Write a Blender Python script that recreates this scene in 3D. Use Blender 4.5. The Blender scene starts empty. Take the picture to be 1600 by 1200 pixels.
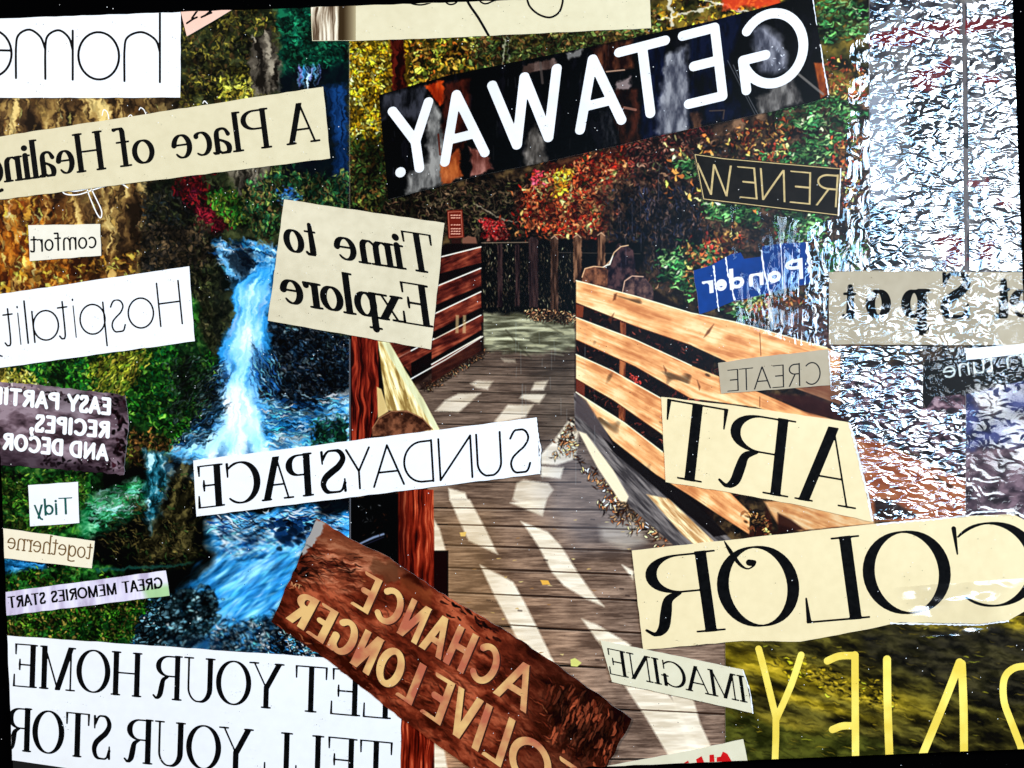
import bpy, bmesh, math, random
import numpy as np
from mathutils import Vector
from mathutils.geometry import tessellate_polygon, delaunay_2d_cdt
random.seed(4); np.random.seed(4)
SC = bpy.context.scene; COL = SC.collection
S = 0.00025                                          # one print unit in metres; the whole board is about 40 cm wide
def wx(x, y, z=0.): return Vector(((x - 800) * S, (600 - y) * S, z))
MM = .001
# ------------------------------------------------------------------ camera, world, lamps, exposure
cam = bpy.data.objects.new('camera', bpy.data.cameras.new('camera')); COL.objects.link(cam); SC.camera = cam
cam.location = (0, 0, .60); cam.data.sensor_width = 36; cam.data.lens = 36 * (.60 - .0006) / .40; cam.data.clip_start = .01; cam.data.clip_end = 20
W = bpy.data.worlds.new('World'); SC.world = W; W.use_nodes = True
W.node_tree.nodes['Background'].inputs[0].default_value = (.80, .88, 1, 1); W.node_tree.nodes['Background'].inputs[1].default_value = .04
def lamp(name, loc, aim, sx, sy, power, col):
    l = bpy.data.lights.new(name, 'AREA'); l.shape = 'RECTANGLE'; l.size = sx; l.size_y = sy; l.energy = power; l.color = col
    o = bpy.data.objects.new(name, l); COL.objects.link(o); o.location = loc
    o.rotation_euler = (Vector(aim) - Vector(loc)).to_track_quat('-Z', 'Y').to_euler(); return o
lamp('room_lamp', (-1.05, .55, 1.0), (-.03, 0, 0), .30, .30, 21.3, (1, .97, .92))
lamp('window_light', (.52, .13, .62), (.15, .06, 0), .34, .40, 4.6, (.88, .94, 1))
lamp('blue_fringe_fill', (.285, .13, .60), (.14, .06, 0), .085, .44, 1.35, (.36, .66, 1))  # narrow lamp added to turn the left part of the tape glare blue
lamp('blue_ripple_fill', (.80, .13, .55), (.15, .06, 0), .18, .5, 2.6, (.32, .60, 1))  # blue lamp added beside the window so the ripple sides show blue
SC.view_settings.view_transform = 'Standard'; SC.view_settings.look = 'None'; SC.view_settings.exposure = 0; SC.view_settings.gamma = 1
SC.cycles.max_bounces = 6; SC.cycles.transparent_max_bounces = 12; SC.cycles.sample_clamp_indirect = 4
# ------------------------------------------------------------------ painter for the flat colour prints
# (all coordinates are millimetre-like "print units"; 1 unit = S metres on the board)
ZO = {1: (0, 0), 2: (520, 0), 3: (1040, 0), 4: (0, 380), 5: (520, 380), 6: (1040, 380), 7: (0, 780), 8: (520, 780), 9: (1040, 780)}
def Z(k, *c):
    ox, oy = ZO[k]
    return [(ox + c[i] * .35, oy + c[i + 1] * .35) for i in range(0, len(c), 2)]

_TAB = np.random.RandomState(7).rand(16, 256, 256).astype(np.float32)
def vn(X, Y, seed=0):
    t = _TAB[seed % 16]
    xi = np.floor(X).astype(np.int32); yi = np.floor(Y).astype(np.int32)
    fx = X - xi; fy = Y - yi
    fx = fx * fx * (3 - 2 * fx); fy = fy * fy * (3 - 2 * fy)
    x0 = xi & 255; x1 = (xi + 1) & 255; y0 = yi & 255; y1 = (yi + 1) & 255
    a = t[y0, x0]; b = t[y0, x1]; c = t[y1, x0]; d = t[y1, x1]
    return (a + (b - a) * fx) * (1 - fy) + (c + (d - c) * fx) * fy
def fbm(X, Y, seed=0, octv=4, gain=.5):
    s = 0; a = 1.; n = 0
    for o in range(octv):
        s = s + a * vn(X * 2 ** o + 17.3 * o, Y * 2 ** o + 9.1 * o, seed + o); n += a; a *= gain
    return s / n
def cr(v, lo=.3, hi=.7): return np.clip((v - lo) / (hi - lo), 0, 1)
def ramp(v, stops):
    xs = [s[0] for s in stops]; out = np.empty(v.shape + (3,), np.float32)
    for k in range(3): out[..., k] = np.interp(v, xs, [s[1][k] for s in stops])
    return out

class Pic:
    def __init__(s, x0, y0, x1, y1, base, q=1.25):
        s.x0, s.y0, s.q = x0, y0, q
        s.w = int((x1 - x0) * q); s.h = int((y1 - y0) * q)
        s.a = np.empty((s.h, s.w, 3), np.float32); s.a[:] = base
        gy, gx = np.mgrid[0:s.h, 0:s.w].astype(np.float32)
        s.X = gx / q + x0; s.Y = gy / q + y0
        s.rng = np.random.RandomState(int(abs(x0 * 7 + y0 * 3)) + 5)
    def bb(s, pts, pad):
        xs = [p[0] for p in pts]; ys = [p[1] for p in pts]
        i0 = max(0, int((min(xs) - pad - s.x0) * s.q)); i1 = min(s.w, int((max(xs) + pad - s.x0) * s.q) + 2)
        j0 = max(0, int((min(ys) - pad - s.y0) * s.q)); j1 = min(s.h, int((max(ys) + pad - s.y0) * s.q) + 2)
        return i0, i1, j0, j1
    def pmask(s, pts, soft=.6, wob=0, seed=3):
        """signed-distance polygon mask, returns window and mask"""
        pad = soft * 2 + wob + 1
        i0, i1, j0, j1 = s.bb(pts, pad)
        if i1 <= i0 or j1 <= j0: return None
        X = s.X[j0:j1, i0:i1]; Y = s.Y[j0:j1, i0:i1]
        if wob:
            X = X + (fbm(X / (wob * 3), Y / (wob * 3), seed, 3) - .5) * wob * 3
            Y = Y + (fbm(X / (wob * 3) + 50, Y / (wob * 3), seed + 1, 3) - .5) * wob * 3
        ins = np.zeros(X.shape, bool); d2 = np.full(X.shape, 1e9, np.float32)
        n = len(pts)
        for i in range(n):
            ax, ay = pts[i]; bx, by = pts[(i + 1) % n]
            ex, ey = bx - ax, by - ay
            t = np.clip(((X - ax) * ex + (Y - ay) * ey) / (ex * ex + ey * ey + 1e-9), 0, 1)
            d2 = np.minimum(d2, (X - ax - t * ex) ** 2 + (Y - ay - t * ey) ** 2)
            if ay != by:
                c = ((ay > Y) != (by > Y)) & (X < (bx - ax) * (Y - ay) / (by - ay) + ax)
                ins ^= c
        d = np.sqrt(d2) * np.where(ins, 1, -1)
        return (i0, i1, j0, j1), np.clip(d / (2 * soft) + .5, 0, 1)
    def poly(s, pts, col, alpha=1, soft=.6, wob=0, seed=3, mul=False):
        r = s.pmask(pts, soft, wob, seed)
        if r is None: return
        (i0, i1, j0, j1), m = r
        m = (m * alpha)[..., None]; W = s.a[j0:j1, i0:i1]
        if callable(col): col = col(s.X[j0:j1, i0:i1], s.Y[j0:j1, i0:i1])
        c = np.asarray(col, np.float32)
        if mul: W[:] = W * (1 - m + m * c)
        else: W[:] = W * (1 - m) + c * m
    def full(s, m, col):
        m = m[..., None]; s.a[:] = s.a * (1 - m) + np.asarray(col, np.float32) * m
    def stroke(s, pts, w, col, alpha=1, soft=.5):
        w = w if isinstance(w, (list, tuple)) else [w] * len(pts)
        i0, i1, j0, j1 = s.bb(pts, max(w) + 1)
        if i1 <= i0 or j1 <= j0: return
        X = s.X[j0:j1, i0:i1]; Y = s.Y[j0:j1, i0:i1]; d = np.full(X.shape, -1e9, np.float32)
        for i in range(len(pts) - 1):
            ax, ay = pts[i]; bx, by = pts[i + 1]; ex, ey = bx - ax, by - ay
            t = np.clip(((X - ax) * ex + (Y - ay) * ey) / (ex * ex + ey * ey + 1e-9), 0, 1)
            d = np.maximum(d, (w[i] + (w[i + 1] - w[i]) * t) / 2 - np.hypot(X - ax - t * ex, Y - ay - t * ey))
        m = (np.clip(d / (2 * soft) + .5, 0, 1) * alpha)[..., None]
        W = s.a[j0:j1, i0:i1]; W[:] = W * (1 - m) + np.asarray(col, np.float32) * m
    def dabs(s, n, pts, pal, L=(4, 9), Wd=(1.2, 3), ang=(0, 3.14), alpha=.9, edge=.3, soft=.6, dens=None, bend=.25, feather=5, clump=.6):
        """leaf / pebble / foam marks strewn inside a polygon"""
        r = s.rng; xs = [p[0] for p in pts]; ys = [p[1] for p in pts]
        x = r.uniform(min(xs), max(xs), n * 3); y = r.uniform(min(ys), max(ys), n * 3)
        ins = np.zeros(x.shape, bool)
        for i in range(len(pts)):
            ax, ay = pts[i]; bx, by = pts[(i + 1) % len(pts)]
            if ay != by: ins ^= ((ay > y) != (by > y)) & (x < (bx - ax) * (y - ay) / (by - ay) + ax)
        if dens is not None: ins &= r.rand(len(x)) < dens(x, y)
        x = x[ins][:n]; y = y[ins][:n]; k = len(x)
        if not k: return
        x = x + r.normal(0, feather, k); y = y + r.normal(0, feather, k)
        Ls = r.uniform(*L, k); Ws = r.uniform(*Wd, k); A = ang[0] + ang[1] * r.uniform(-.5, .5, k)
        ci = r.randint(0, len(pal), k); br = r.uniform(.7, 1.25, k) * (1.12 - clump + clump * 2.1 * cr(fbm(x / 16, y / 16, 11, 3), .3, .7)); bd = r.uniform(-bend, bend, k)
        q = s.q; pal = np.asarray(pal, np.float32)
        for i in range(k):
            R = Ls[i] / 2 + 1.5
            i0 = int((x[i] - R - s.x0) * q); i1 = int((x[i] + R - s.x0) * q) + 2
            j0 = int((y[i] - R - s.y0) * q); j1 = int((y[i] + R - s.y0) * q) + 2
            if i0 < 0 or j0 < 0 or i1 >= s.w or j1 >= s.h: continue
            X = s.X[j0:j1, i0:i1] - x[i]; Y = s.Y[j0:j1, i0:i1] - y[i]
            c, sn = math.cos(A[i]), math.sin(A[i])
            u = (X * c + Y * sn) / (Ls[i] / 2); v = (Y * c - X * sn) / (Ws[i] / 2) + bd[i] * 4 * (u * u - .4)
            d = 1 - np.sqrt(u * u + v * v)
            W = s.a[j0:j1, i0:i1]
            if edge:
                m = (np.clip(d * Ws[i] * .5 + 1.2, 0, 1) * edge)[..., None]; W *= (1 - m)
            m = (np.clip(d * Ws[i] * .5 / soft + .15, 0, 1) * alpha)[..., None]
            W[:] = W * (1 - m) + np.clip(pal[ci[i]] * br[i], 0, 1) * m
    def warp(s, amp=3.5, sc=7, seed=2):
        dx = (fbm(s.X / sc, s.Y / sc, seed, 3) - .5) * 2 * amp; dy = (fbm(s.X / sc + 40, s.Y / sc + 9, seed + 3, 3) - .5) * 2 * amp
        gx = np.clip((s.X + dx - s.x0) * s.q, 0, s.w - 1.01); gy = np.clip((s.Y + dy - s.y0) * s.q, 0, s.h - 1.01)
        i = gx.astype(np.int32); j = gy.astype(np.int32); fx = (gx - i)[..., None]; fy = (gy - j)[..., None]; a = s.a
        s.a = (a[j, i] * (1 - fx) + a[j, i + 1] * fx) * (1 - fy) + (a[j + 1, i] * (1 - fx) + a[j + 1, i + 1] * fx) * fy
    def glow(s, X0, Y0, rx, ry, col, alpha):
        m = np.exp(-((s.X - X0) / rx) ** 2 - ((s.Y - Y0) / ry) ** 2) * alpha
        s.full(m, col)
    def soften(s, pts, n=2, alpha=.8, soft=10, k=1):
        b = s.a.copy()
        for i in range(n):
            for ax in (0, 1): b = (np.roll(b, k, ax) + b * 2 + np.roll(b, -k, ax)) / 4
        r = s.pmask(pts, soft)
        if r is None: return
        (i0, i1, j0, j1), m = r; m = (m * alpha)[..., None]; s.a[j0:j1, i0:i1] = s.a[j0:j1, i0:i1] * (1 - m) + b[j0:j1, i0:i1] * m
    def finish(s, sharp=.6, con=1.08, gam=1.):
        a = np.clip(s.a, 0, 1) ** gam; b = a.copy()
        for ax in (0, 1): b = (np.roll(b, 1, ax) + b * 2 + np.roll(b, -1, ax)) / 4
        for ax in (0, 1): b = (np.roll(b, 2, ax) + b * 2 + np.roll(b, -2, ax)) / 4
        a = a + (a - b) * sharp
        s.a = np.clip((a - .45) * con + .45, 0, 1).astype(np.float32)
        return s
def paint_waterfall():
    P = Pic(-30, 0, 552, 1060, (.03, .035, .03)); X, Y = P.X, P.Y
    H = lambda *a: a
    # dark undergrowth base
    n = fbm(X / 14, Y / 14, 1, 5)
    P.a[:] = ramp(cr(n, .3, .75), [(0, (.02, .03, .02)), (.5, (.11, .13, .07)), (1, (.28, .3, .16))])
    # cliff
    def cliff(X, Y):
        w = fbm(X / 40, Y / 60, 2, 3) * 40
        v = fbm((X + w) / 15, (Y + w * .6) / 70, 3, 5, .52); r = 1 - np.abs(2 * fbm((X + w) / 22, (Y - w) / 52, 5, 4, .6) - 1)
        g = cr(v, .3, .72) * (1 - .85 * cr(r, .86, 1.0))
        c1 = ramp(g, [(0, (.08, .05, .03)), (.35, (.28, .19, .10)), (.65, (.53, .40, .20)), (1, (.85, .72, .42))])
        c2 = ramp(g, [(0, (.16, .05, .01)), (.35, (.55, .25, .04)), (.65, (.88, .52, .14)), (1, (1, .83, .42))])
        k = np.clip(1.25 - np.hypot(X - 10, (Y - 390) * .9) / 110, 0, 1) + .55 * np.clip(1 - np.hypot((X - 120) * .8, (Y - 425) * 1.6) / 80, 0, 1)
        k = np.clip(k, 0, 1)[..., None]
        c3 = ramp(g, [(0, (.04, .03, .02)), (.5, (.22, .19, .12)), (1, (.50, .46, .32))])
        k3 = cr(X, 215, 300)[..., None]
        c = c1 * (1 - k) + c2 * k
        return c * (1 - k3) + c3 * k3
    P.poly([(-30, 140), (300, 130), (300, 200), (230, 300), (222, 480), (-30, 500)], cliff, soft=5, wob=6)
    P.dabs(420, [(-20, 150), (290, 150), (225, 300), (215, 470), (-20, 480)], [(.62, .45, .2), (.35, .22, .1), (.8, .62, .3), (.12, .08, .05)], L=(8, 22), Wd=(1.5, 4), ang=(1.45, .9), alpha=.45, edge=.25)
    P.dabs(200, [(-20, 300), (75, 310), (70, 350), (40, 470), (-20, 460)], [(1, .62, .2), (.95, .5, .12), (1, .8, .4), (.35, .14, .03)], L=(8, 26), Wd=(2, 6), ang=(1.3, 1.2), alpha=.55, edge=.15)
    P.dabs(160, [(45, 405), (215, 395), (205, 445), (40, 460)], [(.95, .7, .25), (.8, .5, .15), (.3, .15, .05)], L=(5, 16), Wd=(2, 5), ang=(.6, 2), alpha=.6, edge=.3)
    # foliage at the top, grey column
    P.dabs(2100, [(285, 20), (440, 8), (430, 60), (420, 150), (370, 185), (283, 180)], [(.26, .25, .1), (.46, .42, .13), (.18, .2, .09), (.6, .52, .18), (.08, .1, .06), (.28, .19, .1), (.16, .15, .1)], L=(4, 11), Wd=(1.5, 4), ang=(.9, 2.4), alpha=.8,
           dens=lambda x, y: .25 + .9 * cr(vn(x / 22, y / 22, 4), .35, .7))
    P.dabs(150, [(330, 130), (400, 110), (410, 150), (345, 160)], [(.78, .7, .2), (.9, .75, .2), (.35, .35, .1)], L=(4, 10), Wd=(2, 4), alpha=.85)
    def grey(X, Y):
        v = fbm((X + fbm(X / 30, Y / 30, 4, 2) * 20) / 5, Y / 26, 6, 4)
        return ramp(cr(v, .3, .7), [(0, (.06, .05, .04)), (.5, (.27, .24, .2)), (1, (.55, .5, .42))])
    P.poly([(385, 60), (420, 45), (437, 100), (437, 145), (400, 150), (388, 110)], grey, soft=3, wob=4)
    P.poly([(345, 260), (425, 255), (418, 300), (372, 305)], grey, .9, soft=4, wob=5)
    # dark column of undergrowth in the middle
    P.dabs(1500, [(222, 285), (340, 290), (345, 380), (330, 420), (310, 470), (225, 440)], [(.12, .12, .12), (.2, .19, .16), (.08, .12, .14), (.28, .24, .14), (.05, .05, .05)], L=(6, 16), Wd=(.8, 2.2), ang=(1.2, 2.2), alpha=.7, edge=.4)
    P.dabs(420, [(275, 262), (318, 275), (325, 312), (290, 318), (278, 300)], [(.5, .06, .08), (.68, .1, .12), (.3, .03, .05), (.2, .03, .08)], L=(3, 8), Wd=(1.5, 3.5), alpha=.85)
    P.dabs(420, [(308, 322), (350, 325), (362, 350), (330, 365), (310, 350)], [(.42, .05, .1), (.62, .12, .16), (.3, .04, .1)], L=(3, 8), Wd=(1.5, 3.5), alpha=.85)
    P.dabs(500, [(322, 300), (385, 305), (392, 345), (352, 350)], [(.12, .42, .1), (.3, .5, .12), (.06, .25, .08), (.5, .5, .15)], L=(4, 12), Wd=(1.2, 3), ang=(1.5, 1.4), alpha=.8)
    # teal trees top right
    P.poly([(432, 5), (545, 2), (545, 130), (440, 120)], lambda X, Y: ramp(cr(fbm(X / 10, Y / 12, 8, 4)), [(0, (.005, .03, .03)), (.6, (.02, .16, .12)), (1, (.06, .34, .22))]), soft=4, wob=4)
    P.dabs(1200, [(450, 12), (530, 10), (528, 95), (455, 110), (442, 60)], [(.05, .36, .24), (.03, .22, .16), (.1, .48, .3), (.01, .08, .07)], L=(4, 11), Wd=(1.5, 4), ang=(.4, 1.6), alpha=.7)
    P.poly([(438, 112), (545, 100), (545, 330), (500, 300), (440, 270)], (.015, .03, .05), .92, soft=5, wob=5)
    P.poly([(508, 135), (541, 130), (544, 300), (520, 290), (524, 230)], lambda X, Y: ramp(cr(fbm(X / 3, Y / 40, 9, 3)), [(0, (.01, .04, .1)), (1, (.06, .2, .4))]), .9, soft=4)
    for k in range(26):
        x = P.rng.uniform(466, 500); y = P.rng.uniform(98, 118)
        P.stroke([(x, y), (x + P.rng.uniform(-3, 3), y + P.rng.uniform(12, 24))], P.rng.uniform(.6, 1.8), (.2 + P.rng.rand() * .5, .55 + P.rng.rand() * .3, .95), .6)
    P.stroke([(484, 112), (480, 136)], [2, 5], (.8, .93, 1), .9)
    P.dabs(1900, [(378, 300), (440, 262), (500, 280), (545, 268), (545, 325), (440, 318), (432, 372), (385, 360)], [(.12, .36, .2), (.25, .48, .2), (.05, .2, .14), (.45, .48, .2), (.5, .36, .2), (.02, .08, .06)], L=(4, 13), Wd=(1, 2.8), ang=(1.5, 1.5), alpha=.8)
    P.dabs(160, [(436, 300), (462, 300), (456, 315), (440, 312)], [(.4, .7, .95), (.1, .3, .6)], L=(3, 8), Wd=(1, 2.5), ang=(0, .7))
    # strip between cliff and falls
    P.dabs(1200, [(300, 345), (335, 360), (345, 470), (360, 520), (330, 600), (300, 560), (296, 440)], [(.17, .2, .1), (.26, .27, .13), (.1, .13, .08), (.36, .33, .2), (.04, .05, .04)], L=(5, 14), Wd=(1.2, 3), ang=(1.4, 1.6), alpha=.7)
    P.dabs(600, [(225, 350), (330, 360), (325, 410), (225, 420)], [(.16, .13, .1), (.07, .07, .07), (.26, .2, .13)], L=(3, 9), Wd=(2, 5), alpha=.7)
    P.poly([(330, 392), (370, 400), (372, 470), (350, 500), (352, 600), (335, 560), (338, 470)], (.02, .03, .03), .6, soft=6, wob=6)
    # rocks right of the falls, blue flecks
    def rock(X, Y):
        v = fbm(X / 9, Y / 9, 2, 5, .6)
        return ramp(cr(v, .3, .75), [(0, (.005, .01, .02)), (.5, (.03, .08, .13)), (1, (.14, .26, .36))])
    P.poly([(405, 480), (420, 500), (550, 530), (550, 650), (470, 640), (400, 620), (395, 560)], rock, soft=4, wob=5)
    P.dabs(2600, [(405, 495), (550, 530), (550, 640), (470, 640), (410, 620)], [(.25, .45, .62), (.08, .2, .36), (.5, .68, .82), (.02, .03, .05), (.36, .4, .44)], L=(3, 11), Wd=(.8, 2.2), ang=(.5, 1.5), alpha=.65, edge=.6, dens=lambda x, y: .1 + cr(vn(x / 9, y / 9, 7), .35, .75))
    # water: tiers
    WAT = [(0, (.02, .09, .15)), (.22, (.04, .28, .46)), (.46, (.16, .56, .86)), (.72, (.56, .85, .98)), (1, (.97, 1, 1))]
    def water(ang, sx, sy, lo, hi, seed, boost=0):
        c, sn = math.cos(ang), math.sin(ang)
        def f(X, Y):
            w = fbm(X / 26, Y / 26, seed, 3) * 26 - 13
            u = X * c + Y * sn + w; v = -X * sn + Y * c + w * .5
            return ramp(cr(fbm(u / sx, v / sy, seed + 1, 5, .6), lo, hi) + boost, WAT)
        return f
    P.poly([(334, 380), (372, 378), (440, 384), (444, 430), (438, 470), (425, 500), (405, 480), (360, 440), (342, 405)], water(.25, 30, 5, .34, .72, 3), soft=4, wob=5)
    P.poly([(356, 398), (385, 392), (396, 415), (372, 432), (360, 418)], (.01, .02, .04), .85, soft=4, wob=5)
    P.dabs(420, [(335, 378), (442, 384), (446, 440), (420, 505), (402, 470), (352, 430)], [(.5, .8, 1), (.12, .45, .85), (.8, .95, 1), (.01, .05, .12)], L=(8, 24), Wd=(1, 2.6), ang=(.35, 1.1), alpha=.6, edge=.1, bend=.5)
    for sgn in range(14):
        x = 336 + sgn * 2.2
        P.stroke([(x, 385 + P.rng.rand() * 10), (x + 12, 410), (x + 26, 432 + P.rng.rand() * 10)], [.6, 1.8, .8], (.5, .8, 1), .6)
    P.warp(4, 9); P.warp(2, 4.5, 4)
    # the main plume: width and centre as functions of height
    ys = [395, 425, 448, 470, 490, 515, 545, 575, 600, 622, 645, 668, 690, 712, 725]
    cx = [424, 414, 400, 396, 391, 385, 381, 376, 370, 371, 376, 374, 370, 366, 362]
    hw = [12, 22, 42, 38, 29, 33, 46, 42, 38, 40, 58, 74, 112, 130, 136]
    C = np.interp(Y, ys, cx); Wd = np.interp(Y, ys, hw)
    u = (X - C) / Wd
    wv = fbm(X / 18, Y / 18, 3, 3) - .5
    flow = fbm(u * 5 + wv * 1.5, Y / 34, 5, 5, .55)
    fan = fbm(np.arctan2(X - 372, (Y - 610) + 1) * 9, np.hypot(X - 372, Y - 600) / 40, 6, 4)
    flow = np.where(Y > 650, fan * cr(Y, 650, 690) + flow * (1 - cr(Y, 650, 690)), flow)
    core = np.clip(1 - np.abs(u + wv * .5), 0, 1)
    m = cr(core + (flow - .5) * .5, .0, .22) * cr(core, 0, .12) * cr(Y, 395, 425) * (1 - cr(Y, 735, 765))
    hot = np.exp(-((Y - 530) / 26.) ** 2) * .35 + np.exp(-((Y - 640) / 36.) ** 2) * .55 + np.exp(-((Y - 455) / 20.) ** 2) * .15
    val = .28 * cr(Y, 655, 690) + cr(flow, .25, .8) * .5 + cr(core, 0, .9) * .32 + hot * cr(core, .1, .8)
    P.full(m, ramp(val, WAT))
    P.poly([(352, 398), (378, 391), (396, 398), (394, 418), (380, 432), (368, 424)], (.015, .03, .05), .8, soft=3, wob=5)
    P.glow(384, 530, 16, 30, (.92, .97, 1), .6); P.glow(373, 640, 24, 34, (.97, .99, 1), .9); P.glow(372, 675, 36, 22, (.9, .97, 1), .45); P.glow(397, 458, 20, 14, (.75, .92, 1), .5)
    for k in range(300):
        t = P.rng.uniform(-.8, .8); y0 = P.rng.uniform(430, 690); pts = []
        for j in range(5):
            y = y0 + j * P.rng.uniform(5, 10); pts.append((np.interp(y, ys, cx) + t * np.interp(y, ys, hw) + P.rng.uniform(-1, 1), y))
        b = P.rng.rand(); P.stroke(pts, [.3, 1.8, 2.6, 1.8, .3], (.2 + .75 * b, .58 + .4 * b, .93 + .07 * b), .28, soft=1.2)
    for q in ([(326, 725), (345, 700), (352, 690), (350, 726)], [(385, 690), (398, 706), (404, 728), (388, 726)], [(414, 660), (432, 690), (448, 722), (424, 700)], [(352, 560), (358, 590), (350, 612), (345, 585)], [(400, 556), (410, 570), (408, 600), (402, 590)]):
        P.poly(q, (.03, .16, .34), .75, soft=4, wob=5)
    P.glow(345, 695, 26, 20, (.55, .85, 1), .45); P.glow(402, 690, 20, 20, (.6, .88, 1), .4); P.glow(470, 668, 50, 10, (.45, .78, 1), .4); P.glow(525, 655, 22, 8, (.5, .82, 1), .4)
    P.soften([(330, 420), (430, 420), (470, 735), (280, 735)], 2, .75, 8)
    # side cascades
    P.dabs(800, [(300, 590), (345, 560), (352, 640), (320, 690), (270, 700), (262, 670)], [(.3, .62, .85), (.08, .25, .45), (.6, .85, .98), (.01, .03, .05), (.03, .14, .2)], L=(5, 18), Wd=(1, 3), ang=(-.5, 1), alpha=.7, bend=.5)
    P.poly([(405, 630), (470, 645), (552, 615), (552, 700), (480, 705), (420, 700)], water(-.12, 40, 6, .24, .7, 6), .97, soft=7, wob=8)
    P.dabs(420, [(405, 610), (450, 630), (552, 612), (552, 700), (430, 700)], [(.35, .7, .98), (.15, .5, .85), (.75, .93, 1), (.4, .75, .95), (.03, .14, .28)], L=(8, 30), Wd=(1, 3.4), ang=(.1, .9), alpha=.6, edge=.2, bend=.6)
    P.dabs(260, [(490, 660), (550, 655), (550, 695), (490, 695)], [(.05, .2, .1), (.02, .06, .06), (.1, .3, .25)], L=(5, 14), Wd=(2, 5), alpha=.7)
    P.dabs(320, [(395, 540), (420, 550), (436, 600), (420, 615), (400, 590)], [(.4, .75, 1), (.1, .35, .7), (.02, .05, .1)], L=(8, 22), Wd=(.8, 2), ang=(1.1, .6), alpha=.6, edge=.1)
    P.poly([(250, 712), (300, 704), (330, 724), (552, 712), (552, 760), (300, 760), (240, 750)], water(0, 30, 6, .32, .75, 8), .75, soft=8, wob=8)
    # green left bank
    def green(X, Y):
        v = fbm(X / 10, Y / 10, 9, 5, .6)
        return ramp(cr(v, .3, .75), [(0, (.005, .02, .01)), (.35, (.04, .17, .05)), (.7, (.12, .38, .12)), (1, (.34, .56, .2))])
    P.poly([(-30, 470), (300, 470), (330, 560), (300, 640), (268, 700), (215, 720), (-30, 760)], green, soft=8, wob=10)
    P.dabs(900, [(-25, 480), (300, 490), (320, 560), (290, 680), (205, 720), (-25, 720)], [(.1, .38, .08), (.2, .5, .12), (.03, .1, .03), (.05, .25, .1)], L=(8, 22), Wd=(4, 9), ang=(.6, 2.4), alpha=.45, edge=.2, soft=2)
    dn = lambda a, b, s: (lambda x, y: .08 + cr(fbm(x / a, y / a, s, 2), .38, .66) * b)
    P.dabs(5200, [(-25, 520), (120, 540), (300, 520), (330, 560), (305, 620), (285, 680), (205, 700), (200, 620), (-25, 595)], [(.08, .34, .06), (.18, .5, .1), (.04, .2, .05), (.35, .58, .16), (.02, .07, .02), (.03, .25, .12)], L=(4, 12), Wd=(1.5, 4.2), ang=(.6, 2.4), alpha=.75, dens=dn(22, 1, 2))
    P.dabs(600, [(140, 570), (215, 540), (225, 560), (190, 620), (150, 612)], [(.55, .58, .12), (.75, .65, .2), (.3, .42, .1)], L=(5, 14), Wd=(1.2, 3), ang=(-.9, 1), alpha=.8)
    P.dabs(300, [(-25, 575), (40, 585), (60, 600), (-25, 600)], [(.7, .6, .2), (.9, .75, .3), (.4, .4, .1)], L=(5, 12), Wd=(2, 3.5), alpha=.8)
    P.poly([(278, 530), (320, 540), (335, 620), (300, 660), (275, 620)], (.02, .03, .03), .6, soft=12, wob=8)
    P.dabs(420, [(262, 560), (335, 560), (335, 640), (262, 660)], [(.3, .38, .36), (.06, .1, .1), (.15, .3, .14)], L=(4, 14), Wd=(.8, 2), ang=(-.7, 1.2), alpha=.6)
    P.poly([(195, 650), (260, 690), (250, 760), (200, 770)], (.02, .025, .02), .8, soft=10, wob=8)
    P.dabs(420, [(200, 665), (262, 690), (255, 730), (200, 740)], [(.35, .22, .1), (.55, .35, .15), (.12, .08, .05), (.3, .32, .1)], L=(4, 10), Wd=(1.5, 4), alpha=.8, dens=dn(14, .7, 3))
    P.soften([(-30, 480), (300, 480), (330, 560), (200, 760), (-30, 760)], 1, .6, 6)
    # bottom-left : moss, dark boulder, pools
    P.poly([(-30, 735), (235, 730), (300, 752), (552, 760), (552, 1060), (-30, 1060)], (.01, .018, .012), .97, soft=6)
    P.poly([(-30, 740), (150, 735), (130, 850), (-30, 880)], green, soft=12, wob=10)
    P.dabs(1800, [(-25, 742), (130, 738), (140, 800), (60, 840), (-25, 826)], [(.1, .32, .06), (.22, .45, .1), (.03, .12, .03), (.4, .5, .15)], L=(4, 11), Wd=(1.5, 4), alpha=.7, dens=dn(20, 1, 5))
    P.poly([(135, 775), (215, 745), (245, 770), (215, 800), (160, 835), (125, 850)], lambda X, Y: ramp(cr(fbm(X / 16, Y / 7, 4, 4)), [(0, (.01, .08, .04)), (.55, (.05, .4, .2)), (1, (.45, .78, .55))]), soft=9, wob=9)
    P.dabs(240, [(140, 780), (225, 750), (200, 800), (150, 820)], [(.3, .7, .5), (.1, .45, .2), (.7, .92, .85)], L=(8, 22), Wd=(1.5, 4), ang=(-.25, .9), alpha=.55, edge=.1, bend=.6)
    P.poly([(228, 700), (262, 715), (258, 800), (236, 835), (228, 780)], lambda X, Y: ramp(cr(fbm(X / 5, Y / 14, 5, 4)), [(0, (.02, .1, .12)), (.55, (.12, .42, .5)), (1, (.75, .93, .95))]), .92, soft=5, wob=6)
    P.poly([(262, 715), (305, 720), (315, 800), (300, 880), (225, 890), (222, 840), (255, 800)], lambda X, Y: ramp(cr(fbm((X + Y * .3) / 9, Y / 20, 6, 5)), [(0, (.01, .01, .01)), (.6, (.09, .08, .04)), (1, (.32, .28, .14))]), .95, soft=7, wob=8)
    P.dabs(700, [(180, 790), (320, 730), (325, 880), (230, 895), (150, 870)], [(.22, .2, .09), (.36, .3, .14), (.06, .05, .03), (.12, .2, .08)], L=(5, 18), Wd=(.8, 2.4), ang=(.5, 1.8), alpha=.65, dens=dn(20, .8, 6))
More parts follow.
